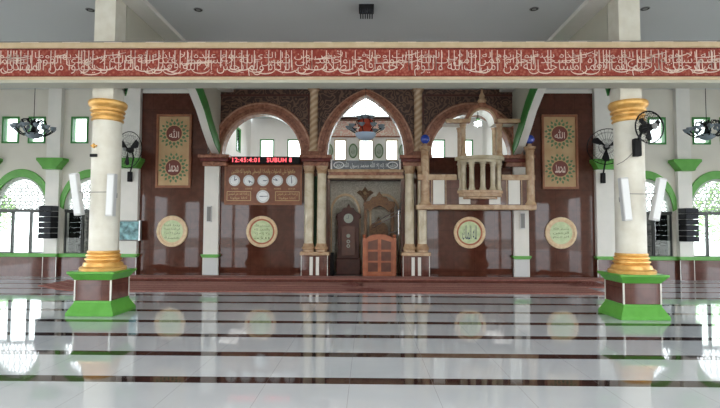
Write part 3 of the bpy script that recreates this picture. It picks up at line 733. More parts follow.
def wall_clock(x, z, r, hh, mm, label):
    q = thing('wall_clock', (x, by-0.03, z), label, 'clock', 'round clocks on the prayer board')
    disc(B(), x, z, r*0.9, by-0.03, by-0.022).obj('dial', 'dial', q)
    ringp(B(), x, z, r, r*0.88, by-0.04, by-0.021).obj('rim', 'rim', q)
    for ang, L, w in ((hh*PI/6, 0.5, 0.011), (mm*PI/6, 0.75, 0.008)):
        dx, dz = math.sin(ang), math.cos(ang)
        B().prism([(x-dz*w, z+dx*w), (x+dz*w, z-dx*w), (x+dz*w+dx*L*r, z-dx*w+dz*L*r), (x-dz*w+dx*L*r, z+dx*w+dz*L*r)], by-0.036, by-0.031).obj('hand', 'ink', q)
    ringp(B(), x, z, r*.80, r*.76, by-0.033, by-0.03).obj('minute_ring', 'greyd', q)
for i in range(5):
    x = bc + (i-2)*0.425
    wall_clock(x, 2.86, 0.165, *hands[i], 'small round white clock in the row of five, ' + pos[i])
    text(names[i], 'gold_label', 'goldtxt', x, 2.62, by, w=0.2, h=0.045, parent=t, rtl=False)
wall_clock(bc, 2.39, 0.19, *hands[5], 'larger round white clock alone below the row of five')
t = thing('digital_sign', (-3.0, W-0.12, 3.32), 'black digital sign with red numbers above the prayer clock board', 'sign')
B().box(-3.96, -1.95, W-0.14, W-0.001, 3.36, 3.57).obj('housing', 'black', t, bevel=0.01)
text('12:45:4:01', 'red_digits', 'led', -3.54, 3.465, W-0.14, w=0.80, h=0.13, parent=t, rtl=False)
text('SUBUH 8', 'red_word', 'led', -2.55, 3.465, W-0.14, w=0.74, h=0.13, parent=t, rtl=False)

# ---- medallions and framed calligraphy
mt = {-5.73: ('ربنا آتنا', 'في الدنيا حسنة', 'وفي الآخرة', 'حسنة'), -3.06: ('سبحان الله', 'والحمد لله', 'ولا إله إلا', 'الله'), 3.06: ('لله الملك',), 5.73: ('بسم الله', 'الرحمن', 'الرحيم')}
for x, lab in ((-5.73, 'round green medallion in a gold ring below the left framed calligraphy'), (-3.06, 'round green medallion in a gold ring below the prayer clock board'), (3.06, 'round green medallion with large dark script below the balcony'), (5.73, 'round green medallion in a gold ring below the right framed calligraphy')):
    t = thing('round_medallion', (x, W-0.03, 1.35), lab, 'medallion', 'round medallions on the granite wall')
    z = 1.35
    B().band(*[[(x+r*math.cos(2*PI*i/48), z+r*math.sin(2*PI*i/48)) for i in range(48)] for r in (0.465, 0.375)], W-0.06, W-0.001, closed=True).obj('outer_ring', 'medring', t, bevel=0.02)
    ringp(B(), x, z, 0.375, 0.33, W-0.04, W-0.001, 48).obj('inner_ring', 'wood_red' if abs(x) < 4 else 'medring', t)
    disc(B(), x, z, 0.335, W-0.025, W-0.001, 48).obj('face', 'medface', t)
    L = mt[x]
    if len(L) == 1: text(L[0], 'script', 'ink', x, z, W-0.025, w=0.42, h=0.42, parent=t)
    else:
        for k, s_ in enumerate(L):
            zz = z + (len(L)-1)/2*0.12 - k*0.12
            text(s_, 'script', 'medtxt', x, zz, W-0.025, w=min(0.46, 0.6*math.sqrt(max(0.05, 0.33**2-(zz-z)**2))/0.33), h=0.09, parent=t)
for s, sd in ((-1, 'left'), (1, 'right')):
    x = s*5.73
    t = thing('framed_calligraphy', (x, W-0.04, 2.64), 'tall wood framed gilt board with two round emblems on the %s granite wall' % sd, 'picture', 'framed calligraphy boards')
    xa, xb, za, zb = x-0.53, x+0.53, 2.64, 4.85
    B().band([(xa, za), (xb, za), (xb, zb), (xa, zb)], [(xa+.07, za+.07), (xb-.07, za+.07), (xb-.07, zb-.07), (xa+.07, zb-.07)], W-0.07, W-0.001, closed=True).obj('frame', 'framew', t, bevel=0.01)
    B().box(xa+.07, xb-.07, W-0.03, W-0.001, za+.07, zb-.07).obj('board', 'parch', t)
    for zc, word in ((4.27, 'الله'), (3.24, 'محمد')):
        disc(B(), x, zc, 0.235, W-0.045, W-0.03, 40).obj('roundel', 'roundel', t)
        ringp(B(), x, zc, 0.255, 0.235, W-0.05, W-0.03, 40).obj('roundel_rim', 'goldtxt', t)
        text(word, 'script', 'letter', x, zc, W-0.045, w=0.3, h=0.26, parent=t)
        lf = B()
        for i in range(16):
            a = i*PI/8
            for rr, sz, off in ((0.31, 0.062, 0), (0.405, 0.05, PI/16)):
                
                ca, sa = math.cos(a+off), math.sin(a+off)
                P = [(x+(rr+u*sz)*ca - v*sz*sa, zc+(rr+u*sz)*sa + v*sz*ca) for u, v in ((-1, 0), (-.2, .75), (1.1, 0), (-.2, -.75))]
                lf.prism(P, W-0.04, W-0.03)
        lf.obj('leaf_wreath', 'leaf', t)

# ---- balcony of the pulpit (right)
BX0, BX1, BF, BC = 1.58, 4.76, 13.62, 3.25
t = thing('pulpit_balcony', (3.1, 13.9, 2.03), 'marble balcony with brown and white panels over the two right medallions, carrying a canopied lectern', 'balcony')
B().prism([(BX0-0.14, BF-0.07), (BX1+0.06, BF-0.07), (BX1+0.06, W-0.145), (4.32, W-0.145), (4.32, W-0.001), (1.9, W-0.001), (1.9, W-0.37), (BX0-0.14, W-0.37)], 2.00, 2.14, axis='z').obj('bottom_moulding', 'tan', t, bevel=0.02)
B().box(BX0, BX1, BF, BF+0.1, 2.14, 2.86).obj('front_panel', 'brown_low', t)
for k, yk in ((BX0, W-0.37), (BX1-0.1, W-0.145)): B().box(k, k+0.1, BF+0.1, yk, 2.14, 2.86).obj('side_panel', 'brown_low', t)
for xa in (1.93, 2.62, 3.36, 4.05, 4.0):
    pass
for xa, xb, za, zb in ((1.92, 2.24, 2.16, 2.84), (4.05, 4.37, 2.16, 2.84), (2.65, 2.97, 2.16, 2.36), (3.5, 3.82, 2.16, 2.36)):
    B().box(xa, xb, BF-0.008, BF, za, zb).obj('white_panel', 'white', t)
for xa in (1.88, 2.28, 4.0, 4.42): B().box(xa-0.01, xa+0.01, BF-0.012, BF, 2.14, 2.86).obj('joint_strip', 'tan', t)
B().box(BX0-0.1, BC-0.66, BF-0.05, BF+0.16, 2.84, 3.0).obj('top_rail', 'tan', t, bevel=0.02)
B().box(BC+0.6, BX1+0.04, BF-0.05, BF+0.16, 2.84, 3.0).obj('top_rail', 'tan', t, bevel=0.02)
def mini_col(x, y, z0, z1, r, m='tan', nm='post'):
    h = z1-z0
    return B().lathe([(r*1.3, z0), (r*1.3, z0+.04), (r*1.05, z0+.08), (r, z0+.12), (r*.92, z1-.14), (r*1.1, z1-.11), (r*.98, z1-.08), (r*1.3, z1-.04), (r*1.35, z1)], x, y, 20).obj(nm, m, t, smooth=True)
mini_col(1.70, BF+0.05, 2.14, 3.80, 0.128, 'tan', 'corner_post')
mini_col(4.68, BF+0.05, 2.14, 3.80, 0.128, 'tan', 'corner_post')
# round bow in the middle
sem = lambda R, n=20: [(BC + R*math.cos(PI + PI*i/n), BF + 0.08 + R*0.72*math.sin(PI + PI*i/n)) for i in range(n+1)]
for R, za, zb, nm in ((0.50, 2.30, 2.36, 'bow_base'), (0.62, 2.36, 2.46, 'bow_base'), (0.66, 2.46, 2.54, 'bow_base'), (0.63, 3.32, 3.40, 'bow_rail'), (0.70, 3.40, 3.50, 'bow_rail')):
    B().prism(sem(R), za, zb, axis='z').obj(nm, 'tan' if za < 3 else 'cream', t, bevel=0.01)
for a in (180, 208, 238, 270, 302, 332, 360):
    ra = math.radians(a); mini_col(BC+0.55*math.cos(ra), BF+0.06+0.38*math.sin(ra), 2.54, 3.32, 0.072, 'cream', 'baluster')
# canopy on four columns
t2 = t
t = thing('balcony_canopy', (BC, 13.8, 3.5), 'small marble canopy with a round gable and pointed finial above the balcony', 'canopy')
for x, y in ((BC-0.5, 13.5), (BC+0.52, 13.5)): mini_col(x, y, 3.5, 4.42, 0.078, 'tan', 'column')
for x, y in ((BC-0.5, 14.02), (BC+0.52, 14.02)): mini_col(x, y, 2.14, 4.42, 0.065, 'tan', 'column')
gc = BC + 0.02; r0, r1 = 0.34, 0.47
lowl = [(gc-1.0, 4.42), (gc-r0-0.02, 4.42)] + arc(gc, 4.44, r0, 0.36, 20) + [(gc+r0+0.02, 4.42), (gc+1.0, 4.42)]
topl = [(gc+1.02, 4.52), (gc+r1+0.06, 4.52)] + arc(gc, 4.50, r1, 0.47, 20, 0.15, PI/2) + [(gc-0.04, 5.02), (gc, 5.02)] 
topl = [(gc+1.02, 4.54), (gc+0.52, 4.54)] + [(gc+0.47*math.cos(a), 4.50+0.47*math.sin(a)) for a in [0.3+ i*(PI/2-0.3-0.25)/8 for i in range(9)]] + [(gc+0.07, 5.04), (gc-0.07, 5.04)] + [(gc-0.47*math.cos(a), 4.50+0.47*math.sin(a)) for a in [PI/2-0.25 - i*(PI/2-0.3-0.25)/8 for i in range(9)]] + [(gc-0.52, 4.54), (gc-1.02, 4.54)]
B().prism(lowl + topl, 13.36, 13.46).obj('gable', 'pink', t, bevel=0.01)
B().band(arc(gc, 4.44, 0.40, 0.42, 24), arc(gc, 4.44, 0.34, 0.36, 24), 13.32, 13.36).obj('gable_moulding', 'tan', t, bevel=0.008)
for xa, xb in ((gc-1.04, gc-0.4), (gc+0.4, gc+1.04)): B().box(xa, xb, 13.29, 13.36, 4.42, 4.53).obj('cornice_moulding', 'tan', t, bevel=0.01)
B().band(arc(gc, 4.44, 0.44, 0.46, 20), arc(gc, 4.44, 0.36, 0.38, 20), 13.46, W-0.1).obj('vault', 'white', t)
for xa, xb in ((gc-1.0, gc-0.36), (gc+0.36, gc+1.0)): B().box(xa, xb, 13.46, W-0.1, 4.46, 4.52).obj('roof_slab', 'white', t)
B().lathe([(0.10, 5.0), (0.13, 5.06), (0.075, 5.14), (0.085, 5.2), (0.04, 5.28), (0.012, 5.45), (0.003, 5.5)], gc, 13.41, 20).obj('finial', 'tan', t, smooth=True)
# lit bulb under the canopy
t = thing('canopy_lamp', (gc-0.05, 13.7, 4.5), 'small lit star shaped lamp hanging under the balcony canopy', 'lamp')
B().tube([(gc-0.05, 13.7, 4.81), (gc-0.05, 13.7, 4.55)], 0.012, 6).obj('rod', 'black', t)
B().lathe([(0.05, 4.64), (0.06, 4.60), (0.03, 4.56)], gc-0.05, 13.7, 12).obj('cap', 'leaf', t)
st_ = B(); P = []
for i in range(12):
    a = i*PI/6 + PI/2; r = 0.12 if i % 2 == 0 else 0.065; P.append((gc-0.05+r*math.cos(a), 4.47+0.7*r*math.sin(a)))
st_.prism(P, 13.66, 13.74).obj('shade', 'lamp', t)
for x, lab in ((1.70, 'left'), (4.68, 'right')):
    t = thing('globe_lamp', (x, BF+0.05, 3.78), 'blue glass globe on the %s corner post of the balcony' % lab, 'lamp', 'blue globes')
    B().lathe([(0.06, 3.80), (0.06, 3.86), (0.04, 3.90)], x, BF+0.05, 16).obj('base', 'tan', t)
    B().ball((x, BF+0.05, 4.02), 0.135).obj('globe', 'blueg', t, smooth=True)

# ---- round columns
def big_column(s):
    sd = 'left' if s < 0 else 'right'
    x, y = (-4.55 if s < 0 else 4.59), 8.35
    t = thing('round_column', (x, y, 0), 'tall white round column with gold rings and green granite pedestal at the %s' % sd, 'column', 'round columns')
    def fr(r, z): return [(x+a*r, y+b_*r, z) for a, b_ in ((-1, -1), (1, -1), (1, 1), (-1, 1))]
    def stack(prof, nm, m, bevel=0.006):
        b = B(); rings = [[b.bm.verts.new(p) for p in fr(r, z)] for r, z in prof]
        for q in range(len(rings)-1):
            for i in range(4): b.bm.faces.new([rings[q][i], rings[q][(i+1) % 4], rings[q+1][(i+1) % 4], rings[q+1][i]])
        b.bm.faces.new(rings[0]); b.bm.faces.new(rings[-1]); return b.obj(nm, m, t, bevel=bevel)
    stack([(0.40, 0), (0.40, 0.05), (0.315, 0.21), (0.315, 0.245)], 'green_foot', 'green')
    stack([(0.305, 0.245), (0.305, 0.59)], 'granite_block', 'brown_low')
    for a in (-1, 1):
        for c_ in (-1, 1): B().box(x+a*0.303-0.011, x+a*0.303+0.011, y+c_*0.303-0.011, y+c_*0.303+0.011, 0.245, 0.59).obj('corner_strip', 'white', t)
    stack([(0.315, 0.59), (0.325, 0.61), (0.385, 0.69), (0.40, 0.70), (0.40, 0.735)], 'green_cap', 'green')
    B().lathe([(0.37, 0.735), (0.375, 0.78), (0.355, 0.80), (0.325, 0.81), (0.315, 0.84), (0.305, 0.87), (0.265, 0.885), (0.27, 0.90), (0.295, 0.92), (0.292, 0.94), (0.258, 0.955), (0.262, 0.97), (0.28, 0.985), (0.276, 1.005), (0.248, 1.02), (0.262, 1.045), (0.255, 1.07), (0.238, 1.075)], x, y, 48).obj('gold_base', 'gold', t, smooth=True)
    B().lathe([(0.2394, 1.075), (0.2394, 2.000), (0.2352, 3.360)], x, y, 48).obj('shaft', 'shaft', t, smooth=True)
    B().lathe([(0.238, 3.33), (0.262, 3.345), (0.262, 3.365), (0.238, 3.38), (0.238, 3.40), (0.265, 3.42), (0.272, 3.44), (0.245, 3.455), (0.247, 3.48), (0.28, 3.50), (0.286, 3.52), (0.258, 3.535), (0.262, 3.555), (0.29, 3.58), (0.31, 3.61), (0.315, 3.635), (0.315, 3.66), (0.30, 3.685)], x, y, 48).obj('gold_capital', 'gold', t, smooth=True)
    xx = s*4.55
    B().box(xx-0.183, xx+0.183, y-0.18, y+0.18, 3.68, H-0.002).obj('square_shaft', 'shaft', t)
    B().box(xx-0.2, xx+0.2, y-0.2, y-0.18, 4.57, 4.61).obj('black_strip', 'black', t)
big_column(-1); big_column(1)

# ---- calligraphy beam
t = thing('calligraphy_beam', (0, 8.0, 3.9), 'long red beam of pale script with gilt edges spanning the hall', 'beam')
YF, YBk = 7.83, 8.165
B().box(-13.0, 13.0, YF+0.03, YBk, 3.91, 4.54).obj('core', 'white', t)
B().box(-13.0, 13.0, YF+0.012, YF+0.03, 3.98, 4.46).obj('red_field', 'redorn', t)
B().prism([(YF-0.005, 4.465), (YF-0.03, 4.48), (YF-0.03, 4.545), (YF-0.015, 4.56), (YF+0.04, 4.56), (YF+0.04, 4.465)], -13, 13, axis='x').obj('top_moulding', 'friezetrim', t)
B().prism([(YF-0.02, 3.93), (YF-0.02, 3.965), (YF, 3.985), (YF+0.03, 3.985), (YF+0.03, 3.93)], -13, 13, axis='x').obj('bottom_moulding', 'friezetrim', t)
for zz in (4.45, 3.985): B().box(-13, 13, YF, YF+0.012, zz, zz+0.016).obj('dark_line', 'dkred', t)
dsh = B()
for i in range(-18, 19): dsh.box(i*0.7-0.15, i*0.7+0.15, YF-0.034, YF-0.03, 4.55, 4.558)
dsh.obj('light_dash', 'letter', t)
B().box(-13, 13, YF, YBk, 4.56, 4.585).obj('top_cap', 'greyd', t)
B().box(-13, 13, YF+0.005, YBk+0.001, 3.885, 3.93).obj('underside', 'beige', t)
T1 = 'بسم الله الرحمن الرحيم إنما يعمر مساجد الله من آمن بالله واليوم الآخر وأقام الصلاة وآتى الزكاة ولم يخش إلا الله فعسى أولئك أن يكونوا من المهتدين'
T2 = 'الله لا إله إلا هو الحي القيوم لا تأخذه سنة ولا نوم له ما في السماوات وما في الأرض من ذا الذي يشفع عنده إلا بإذنه يعلم ما بين أيديهم وما خلفهم ولا يحيطون بشيء من علمه إلا بما شاء'
T1 = T1.replace(' ', ''); 
def row(txt, w, h, cz, nm, y, cx=0.0):
    # joined letters keep their word breaks; the gaps are closed up as on the beam
    o = text(txt, nm, 'letter', cx, cz, y, w=w, h=h, parent=t, depth=0.006, thin=-0.014)
    for dx in (-12.6, 12.6):                      # the inscription runs on beyond the columns
        if abs(dx) > 12: 
            q = o.copy(); q.data = o.data; C.objects.link(q); q.location.x += dx*0.999
            me = o.data.copy(); bm = bmesh.new(); bm.from_mesh(me)
            bmesh.ops.delete(bm, geom=[v for v in bm.verts if abs(v.co.x + dx) > 12.9], context='VERTS'); bm.to_mesh(me); bm.free(); q.data = me
def packed(txt): return ' '.join(txt.split())
W1 = 'بسم الله الرحمن الرحيم إنما يعمر مساجد الله من آمن بالله واليوم الآخر وأقام الصلاة وآتى الزكاة ولم يخش إلا الله فعسى أولئك أن يكونوا من المهتدين'
row(packed(W1), 12.4, 0.34, 4.17, 'script', YF+0.012, 0.1)
W2 = 'أجعلتم سقاية الحاج وعمارة المسجد الحرام كمن آمن بالله واليوم الآخر وجاهد في سبيل الله لا يستوون عند الله والله لا يهدي القوم الظالمين'
row(packed(W2), 12.4, 0.28, 4.27, 'upper_script', YF+0.012, -0.15)
row(packed(' '.join(T2.split()[:32])), 12.4, 0.2, 4.345, 'top_script', YF+0.012, 0.05)
al = B()
x = -6.2
while x < 6.3:
    x += random.choice((0.05, 0.07, 0.09, 0.12, 0.2, 0.24))
    z0 = random.uniform(4.08, 4.2); al.box(x-0.006, x+0.006, YF+0.006, YF+0.012, z0, 4.43)
for i in range(46):
    x = random.uniform(-6.2, 6.2); z0 = random.uniform(4.03, 4.12); L = random.uniform(0.12, 0.3)
    al.tube([(x+L*math.cos(a)*0.6, YF+0.01, z0+0.06-0.07*math.sin(a)) for a in [PI*k/10 for k in range(11)]], [0.003+0.006*math.sin(PI*k/10) for k in range(11)], 4)
for i in range(30):
    x = random.uniform(-6.2, 6.2); z0 = random.uniform(4.2, 4.36); L = random.uniform(0.15, 0.5)
    al.tube([(x, YF+0.01, z0), (x+L*.5, YF+0.01, z0+0.01), (x+L, YF+0.01, z0+0.05)], [0.004, 0.008, 0.003], 4)
al.obj('long_stroke', 'letter', t)

# ---- ceiling fittings
for x, lab in ((-5.25, 'over the left aisle'), (-3.18, 'left in the middle ceiling'), (3.18, 'right in the middle ceiling'), (5.25, 'over the right aisle')):
    t = thing('ceiling_downlight', (x, 8.9, H), 'small dark recessed downlight ' + lab, 'ceiling light', 'downlights')
    B().lathe([(0.085, H), (0.085, H-0.008), (0.07, H-0.012)], x, 8.9, 24).obj('rim', 'greyd', t)
    B().lathe([(0.068, H-0.003), (0.068, H-0.014), (0.02, H-0.01)], x, 8.9, 24).obj('reflector', 'black', t)
t = thing('ceiling_speaker', (0.02, 8.8, H), 'black slatted fixture mounted at the top centre of the ceiling', 'ceiling fixture')
B().box(-0.12, 0.16, 8.68, 8.9, H-0.1, H-0.001).obj('housing', 'black', t, bevel=0.01)
for i in range(6): B().box(-0.10+i*0.043, -0.075+i*0.043, 8.67, 8.9, H-0.19, H-0.1).obj('slat', 'grille', t)
tag(B().lathe([(0.07, 4.585), (0.065, 4.61), (0.03, 4.63)], 0.33, 7.95, 16).obj('cable_knob', 'greyd'), 'small grey cap lying on top of the calligraphy beam near its middle', 'cap')

# ---- chandeliers
def chandelier(x, y, zt, label, mid, zc=None):
    t = thing('chandelier', (x, y, zt), label, 'chandelier', 'hanging lamps')
    B().tube([(x, y, H), (x, y, zt+0.25)], 0.008, 6).obj('rod', 'black', t)
    B().lathe([(0.09, H), (0.09, H-.03), (0.03, H-.06)], x, y, 16).obj('ceiling_plate', 'blackg', t)
    R = 0.46 if mid else 0.42; q = 0.85 if mid else 0.62
    if mid:
        B().lathe([(0.10, zt+.30), (0.19, zt+.27), (0.21, zt+.12), (0.15, zt+.06), (0.19, zt+.03), (0.20, zt-.06), (0.16, zt-.1)], x, y, 24).obj('red_drum', 'rose', t, smooth=True)
        B().lathe([(0.29, zt-.10), (0.27, zt-.17), (0.2, zt-.24), (0.1, zt-.28), (0.01, zt-.29)], x, y, 28).obj('glass_bowl', 'bowl', t, smooth=True)
        ring = 9
    else:
        B().lathe([(0.04, zt+.25), (0.07, zt+.18), (0.03, zt+.1), (0.06, zt+.02), (0.05, zt-.08)], x, y, 16).obj('stem', 'blackg', t, smooth=True)
        B().lathe([(0.20, zt-.08), (0.17, zt-.14), (0.10, zt-.19), (0.01, zt-.21)], x, y, 24).obj('glass_bowl', 'petal', t, smooth=True)
        ring = 11
    for i in range(ring):
        a = 2*PI*i/ring + 0.3; ca, sa = math.cos(a), math.sin(a)
        pts = [(x+ca*r, y+sa*r, zt+z) for r, z in ((0.05, -.02), (0.14, -.1), (0.24, -.12), (0.33, -.06), (R, 0.02))]
        ar = B().tube(pts, 0.013, 6).obj('arm', 'blackg', t)
        mt_ = Matrix.Identity(4)
        B().lathe([(0.02*q, zt+.01), (0.06*q, zt+.03), (0.095*q, zt+.07), (0.115*q, zt+.10), (0.07*q, zt+.095), (0.02*q, zt+.05)], x+ca*R, y+sa*R, 12).obj('lamp_shade', 'petal', ar, smooth=True)
        B().tube([(x+ca*0.05, y+sa*0.05, zt+.12), (x+ca*0.15, y+sa*0.15, zt+.26), (x+ca*0.25, y+sa*0.25, zt+.24), (x+ca*0.28, y+sa*0.28, zt+.12)], 0.014, 6).obj('upper_arm', 'blackg', ar)
        if not mid: B().ball((x+ca*0.28, y+sa*0.28, zt+.11), 0.045, u=10, v=6).obj('glass_drop', 'petal', ar, smooth=True)
    if mid:
        for i in range(5):
            a = 2*PI*i/5 + 0.8; ca, sa = math.cos(a), math.sin(a)
            B().lathe([(0.02, zt+.26), (0.06, zt+.30), (0.10, zt+.36), (0.12, zt+.37), (0.06, zt+.36), (0.02, zt+.30)], x+ca*0.15, y+sa*0.15, 12).obj('flower_shade', 'petal', t, smooth=True)
chandelier(0.0, 13.0, 4.15, 'hanging lamp with red glass body and pale bowl in the middle pointed arch', True)
chandelier(-8.1, 11.5, 3.82, 'black branched hanging lamp at the far left of the hall', False)
chandelier(8.37, 11.8, 3.87, 'black branched hanging lamp at the far right of the hall', False)

# ---- fans
def fan(x, y, z, R, yaw, label, mount):
    t = thing('caged_fan', (x, y, z), label, 'fan', 'caged wall fans')
    Rm = Matrix.Translation((x, y, z)) @ Matrix.Rotation(yaw, 4, 'Z') @ Matrix.Rotation(math.radians(90), 4, 'X')
    def P(p): q = Rm @ Vector(p); return (q.x, q.y, q.z)      # local z looks to the viewer
    def loc(b, nm, m, parent=t, sm=False): return b.obj(nm, m, parent, smooth=sm)
    cage = B()
    for zz, rr in ((0.0, R), (0.07, R*0.8), (-0.07, R*0.8), (0.09, R*0.4), (-0.09, R*0.4)):
        cage.tube([P((rr*math.cos(2*PI*i/28), rr*math.sin(2*PI*i/28), zz)) for i in range(28)], 0.012 if zz == 0 else 0.004, 5, closed=True)
    for i in range(30):
        a = 2*PI*i/30; c_, s_ = math.cos(a), math.sin(a)
        cage.tube([P((c_*r*R, s_*r*R, q)) for r, q in ((0.12, 0.1), (0.5, 0.09), (0.8, 0.065), (1, 0), (0.8, -0.065), (0.5, -0.09), (0.12, -0.1))], 0.0028, 3)
    loc(cage, 'cage', 'blackg')
    hub = B().lathe([(0.001, -0.16), (0.07, -0.15), (0.085, -0.1), (0.07, -0.02), (0.045, 0.06), (0.001, 0.07)], 0, 0, 20, mtx=None)
    for v in hub.bm.verts: v.co = Vector(P(v.co))
    loc(hub, 'motor', 'black', sm=True)
    badge = B().lathe([(0.05, 0.1), (0.05, 0.115), (0.001, 0.12)], 0, 0, 16)
    for v in badge.bm.verts: v.co = Vector(P(v.co))
    loc(badge, 'badge', 'greyd')
    for k in range(3):
        a0 = 2*PI*k/3 + 0.5; b = B(); pts = []
        outl = [(0.05, -0.25), (0.35, -0.42), (0.7, -0.40), (0.86, -0.1), (0.82, 0.22), (0.55, 0.25), (0.25, 0.12), (0.05, 0.1)]
        top_, bot_ = [], []
        for r, w in outl:
            px, py = r*R*math.cos(w*0.9+a0), r*R*math.sin(w*0.9+a0)
            top_.append(b.bm.verts.new(P((px, py, w*0.1*R+0.006)))); bot_.append(b.bm.verts.new(P((px, py, w*0.1*R-0.002))))
        b.bm.faces.new(top_); b.bm.faces.new(bot_[::-1])
        for i in range(len(outl)): b.bm.faces.new([top_[i], top_[(i+1) % 8], bot_[(i+1) % 8], bot_[i]])
        loc(b, 'blade', 'black')
    # bracket down and back to its support
    mx, my, mz = mount
    B().tube([P((0, 0, -0.14)), P((0, -R*0.4, -0.2)), (mx, my, mz+0.05)], 0.022, 8).obj('bracket', 'black', t)
    B().box(mx-0.06, mx+0.06, my-0.05, my+0.05, mz-0.18, mz+0.12).obj('mount_box', 'black', t, bevel=0.015)
fan(-6.75, 13.45, 3.66, 0.52, math.radians(-22), 'black caged fan on the wall just right of the left round column', (-6.95, 14.0, 2.98))
fan(6.75, 13.45, 3.78, 0.5, math.radians(-25), 'large wire caged fan partly hidden behind the right round column', (6.9, 14.0, 2.98))
fan(4.60, 7.75, 3.13, 0.26, math.radians(12), 'black caged fan mounted on the front of the right round column', (4.56, 8.05, 2.88))

# ---- loudspeakers
def column_speaker(x, z, lean, label, yy=8.02):
    t = thing('column_loudspeaker', (x, yy, z-0.37), label, 'loudspeaker', 'slim white loudspeakers on the round columns')
    h = 0.36; w = 0.065
    def L(b):
        for v in b.bm.verts:
            dx, dz = v.co.x - x, v.co.z - z
            v.co.x = x + dx*math.cos(lean) + dz*math.sin(lean); v.co.z = z - dx*math.sin(lean) + dz*math.cos(lean)
        return b
    L(B().box(x-w, x+w, yy-0.05, yy+0.06, z-h, z+h)).obj('case', 'greyp', t, bevel=0.012)
    L(B().box(x-w+.015, x+w-.015, yy-0.058, yy-0.05, z-h+.03, z+h-.03)).obj('grille', 'dial', t)
    L(B().box(x-0.02, x+0.02, yy+0.06, yy+0.16, z-0.04, z+0.04)).obj('bracket', 'greyd', t)
column_speaker(-4.86, 2.03, -0.16, 'slim white loudspeaker leaning on the left edge of the left round column')
column_speaker(-4.27, 2.02, 0.02, 'slim grey loudspeaker on the right side of the left round column')
column_speaker(4.33, 1.98, -0.08, 'slim white loudspeaker on the left side of the right round column')
column_speaker(4.87, 1.98, 0.2, 'slim white loudspeaker leaning on the right edge of the right round column')
for s, sd in ((-1, 'left'), (1, 'right')):
    tag(B().tube([(s*4.58-0.26, 8.0, 2.07), (s*4.58, 7.985, 2.065), (s*4.58+0.26, 8.0, 2.07)], 0.005, 5).obj('loudspeaker_cable', 'wire'), 'thin dark cable strung between the two loudspeakers of the %s round column' % sd, 'cable')
tag(B().tube([(4.48, 8.05, 2.75), (4.42, 8.07, 2.68), (4.36, 8.12, 2.62), (4.30, 8.2, 2.58)], 0.005, 5).obj('fan_cable', 'wire'), 'thin dark cable hanging from the fan on the right round column', 'cable')
t = thing('notice_plate', (-4.64, 8.11, 2.6), 'small black notice plate with a gold arrow above it on the left round column', 'plate')
B().box(-4.70, -4.58, 8.09, 8.13, 2.68, 2.73).obj('plate', 'black', t)
B().prism([(-4.70, 2.87), (-4.64, 2.91), (-4.64, 2.885), (-4.59, 2.885), (-4.59, 2.86), (-4.64, 2.86), (-4.64, 2.83)], 8.09, 8.13).obj('arrow', 'gold', t)
for s, sd in ((-1, 'left'), (1, 'right')):
    x, yy = s*9.14, 13.75
    z0 = 1.13
    t = thing('line_array_loudspeaker', (x, yy, z0), 'black hanging array of stacked loudspeaker cabinets on the %s wall pilaster' % sd, 'loudspeaker', 'hanging loudspeaker arrays')
    for i in range(6):
        z = z0 + i*0.158
        B().box(x-0.185, x+0.185, yy-0.19, yy+0.13, z, z+0.148).obj('cabinet', 'black', t, bevel=0.008)
        B().box(x-0.165, x+0.165, yy-0.205, yy-0.19, z+0.02, z+0.125).obj('grille', 'grille', t)
    B().box(x-0.04, x+0.04, yy+0.13, W-0.141, z0+0.4, z0+0.5).obj('wall_bracket', 'black', t)
    x = s*4.545 + (-0.04 if s < 0 else 0.02)
    dz = 0 if s < 0 else -0.16
    t = thing('small_loudspeaker', (x, W-0.16, 1.6), 'small grey column loudspeaker on the white pilaster %s' % ('left of the clock board' if s < 0 else 'below the balcony end'), 'loudspeaker')
    B().box(x-0.07, x+0.07, W-0.21, W-0.141, 1.62+dz, 2.1+dz).obj('case', 'greyp', t, bevel=0.01)
    B().box(x-0.055, x+0.055, W-0.216, W-0.21, 1.65+dz, 2.07+dz).obj('grille', 'greyd', t)
# wall screen left
t = thing('wall_screen', (-6.95, 13.9, 1.05), 'small screen with a blue picture on the left wall between column and granite bay', 'screen')
B().box(-7.3, -6.58, 13.95, 14.055, 1.07, 1.66).obj('housing', 'greyd', t, bevel=0.01)
B().box(-7.27, -6.63, 13.943, 13.95, 1.1, 1.63).obj('screen', 'teal', t)
B().box(-6.62, -6.585, 13.94, 13.95, 1.07, 1.66).obj('side_trim', 'silver', t)

# ---- carpets
def carpet(x0, x1, y0, y1, z, label, curl=False):
    t = thing('prayer_carpet', ((x0+x1)/2, (y0+y1)/2, 0), label, 'carpet', 'long prayer carpets')
    b = B(); n = 60
    top, bot = [], []
    pts = []
    for i in range(n+1):
        x = x0 + (x1-x0)*i/n; zz = z
        if curl and i < 4: zz += (0.11, 0.075, 0.03, 0.008)[i]
        pts.append((x, zz))
    b.prism([(x, zz+0.018) for x, zz in pts] + [(x, zz) for x, zz in pts[::-1]], y0, y1)
    b.obj('pile', 'carpet', t)
    for ya in (y0+0.03, (y0*2+y1)/3, (y0+2*y1)/3, y1-0.07):
        B().prism([(x, zz+0.021) for x, zz in pts] + [(x, zz+0.0185) for x, zz in pts[::-1]], ya, ya+0.035).obj('stripe', 'carpet2', t)
carpet(-7.5, 5.5, 10.98, 12.16, 0.001, 'long dark red prayer carpet nearest the bare tiles, its left end curled up', True)
carpet(-7.5, 6.3, 12.2, 12.88, 0.001, 'long dark red prayer carpet, the middle row of three')
struct(B().box(-6.72, 6.72, 12.9, W-0.15, 0, 0.085), 'floor', 'brown_low')
carpet(-6.7, 6.65, 12.93, 13.7, 0.086, 'narrow dark red prayer carpet closest to the front wall')
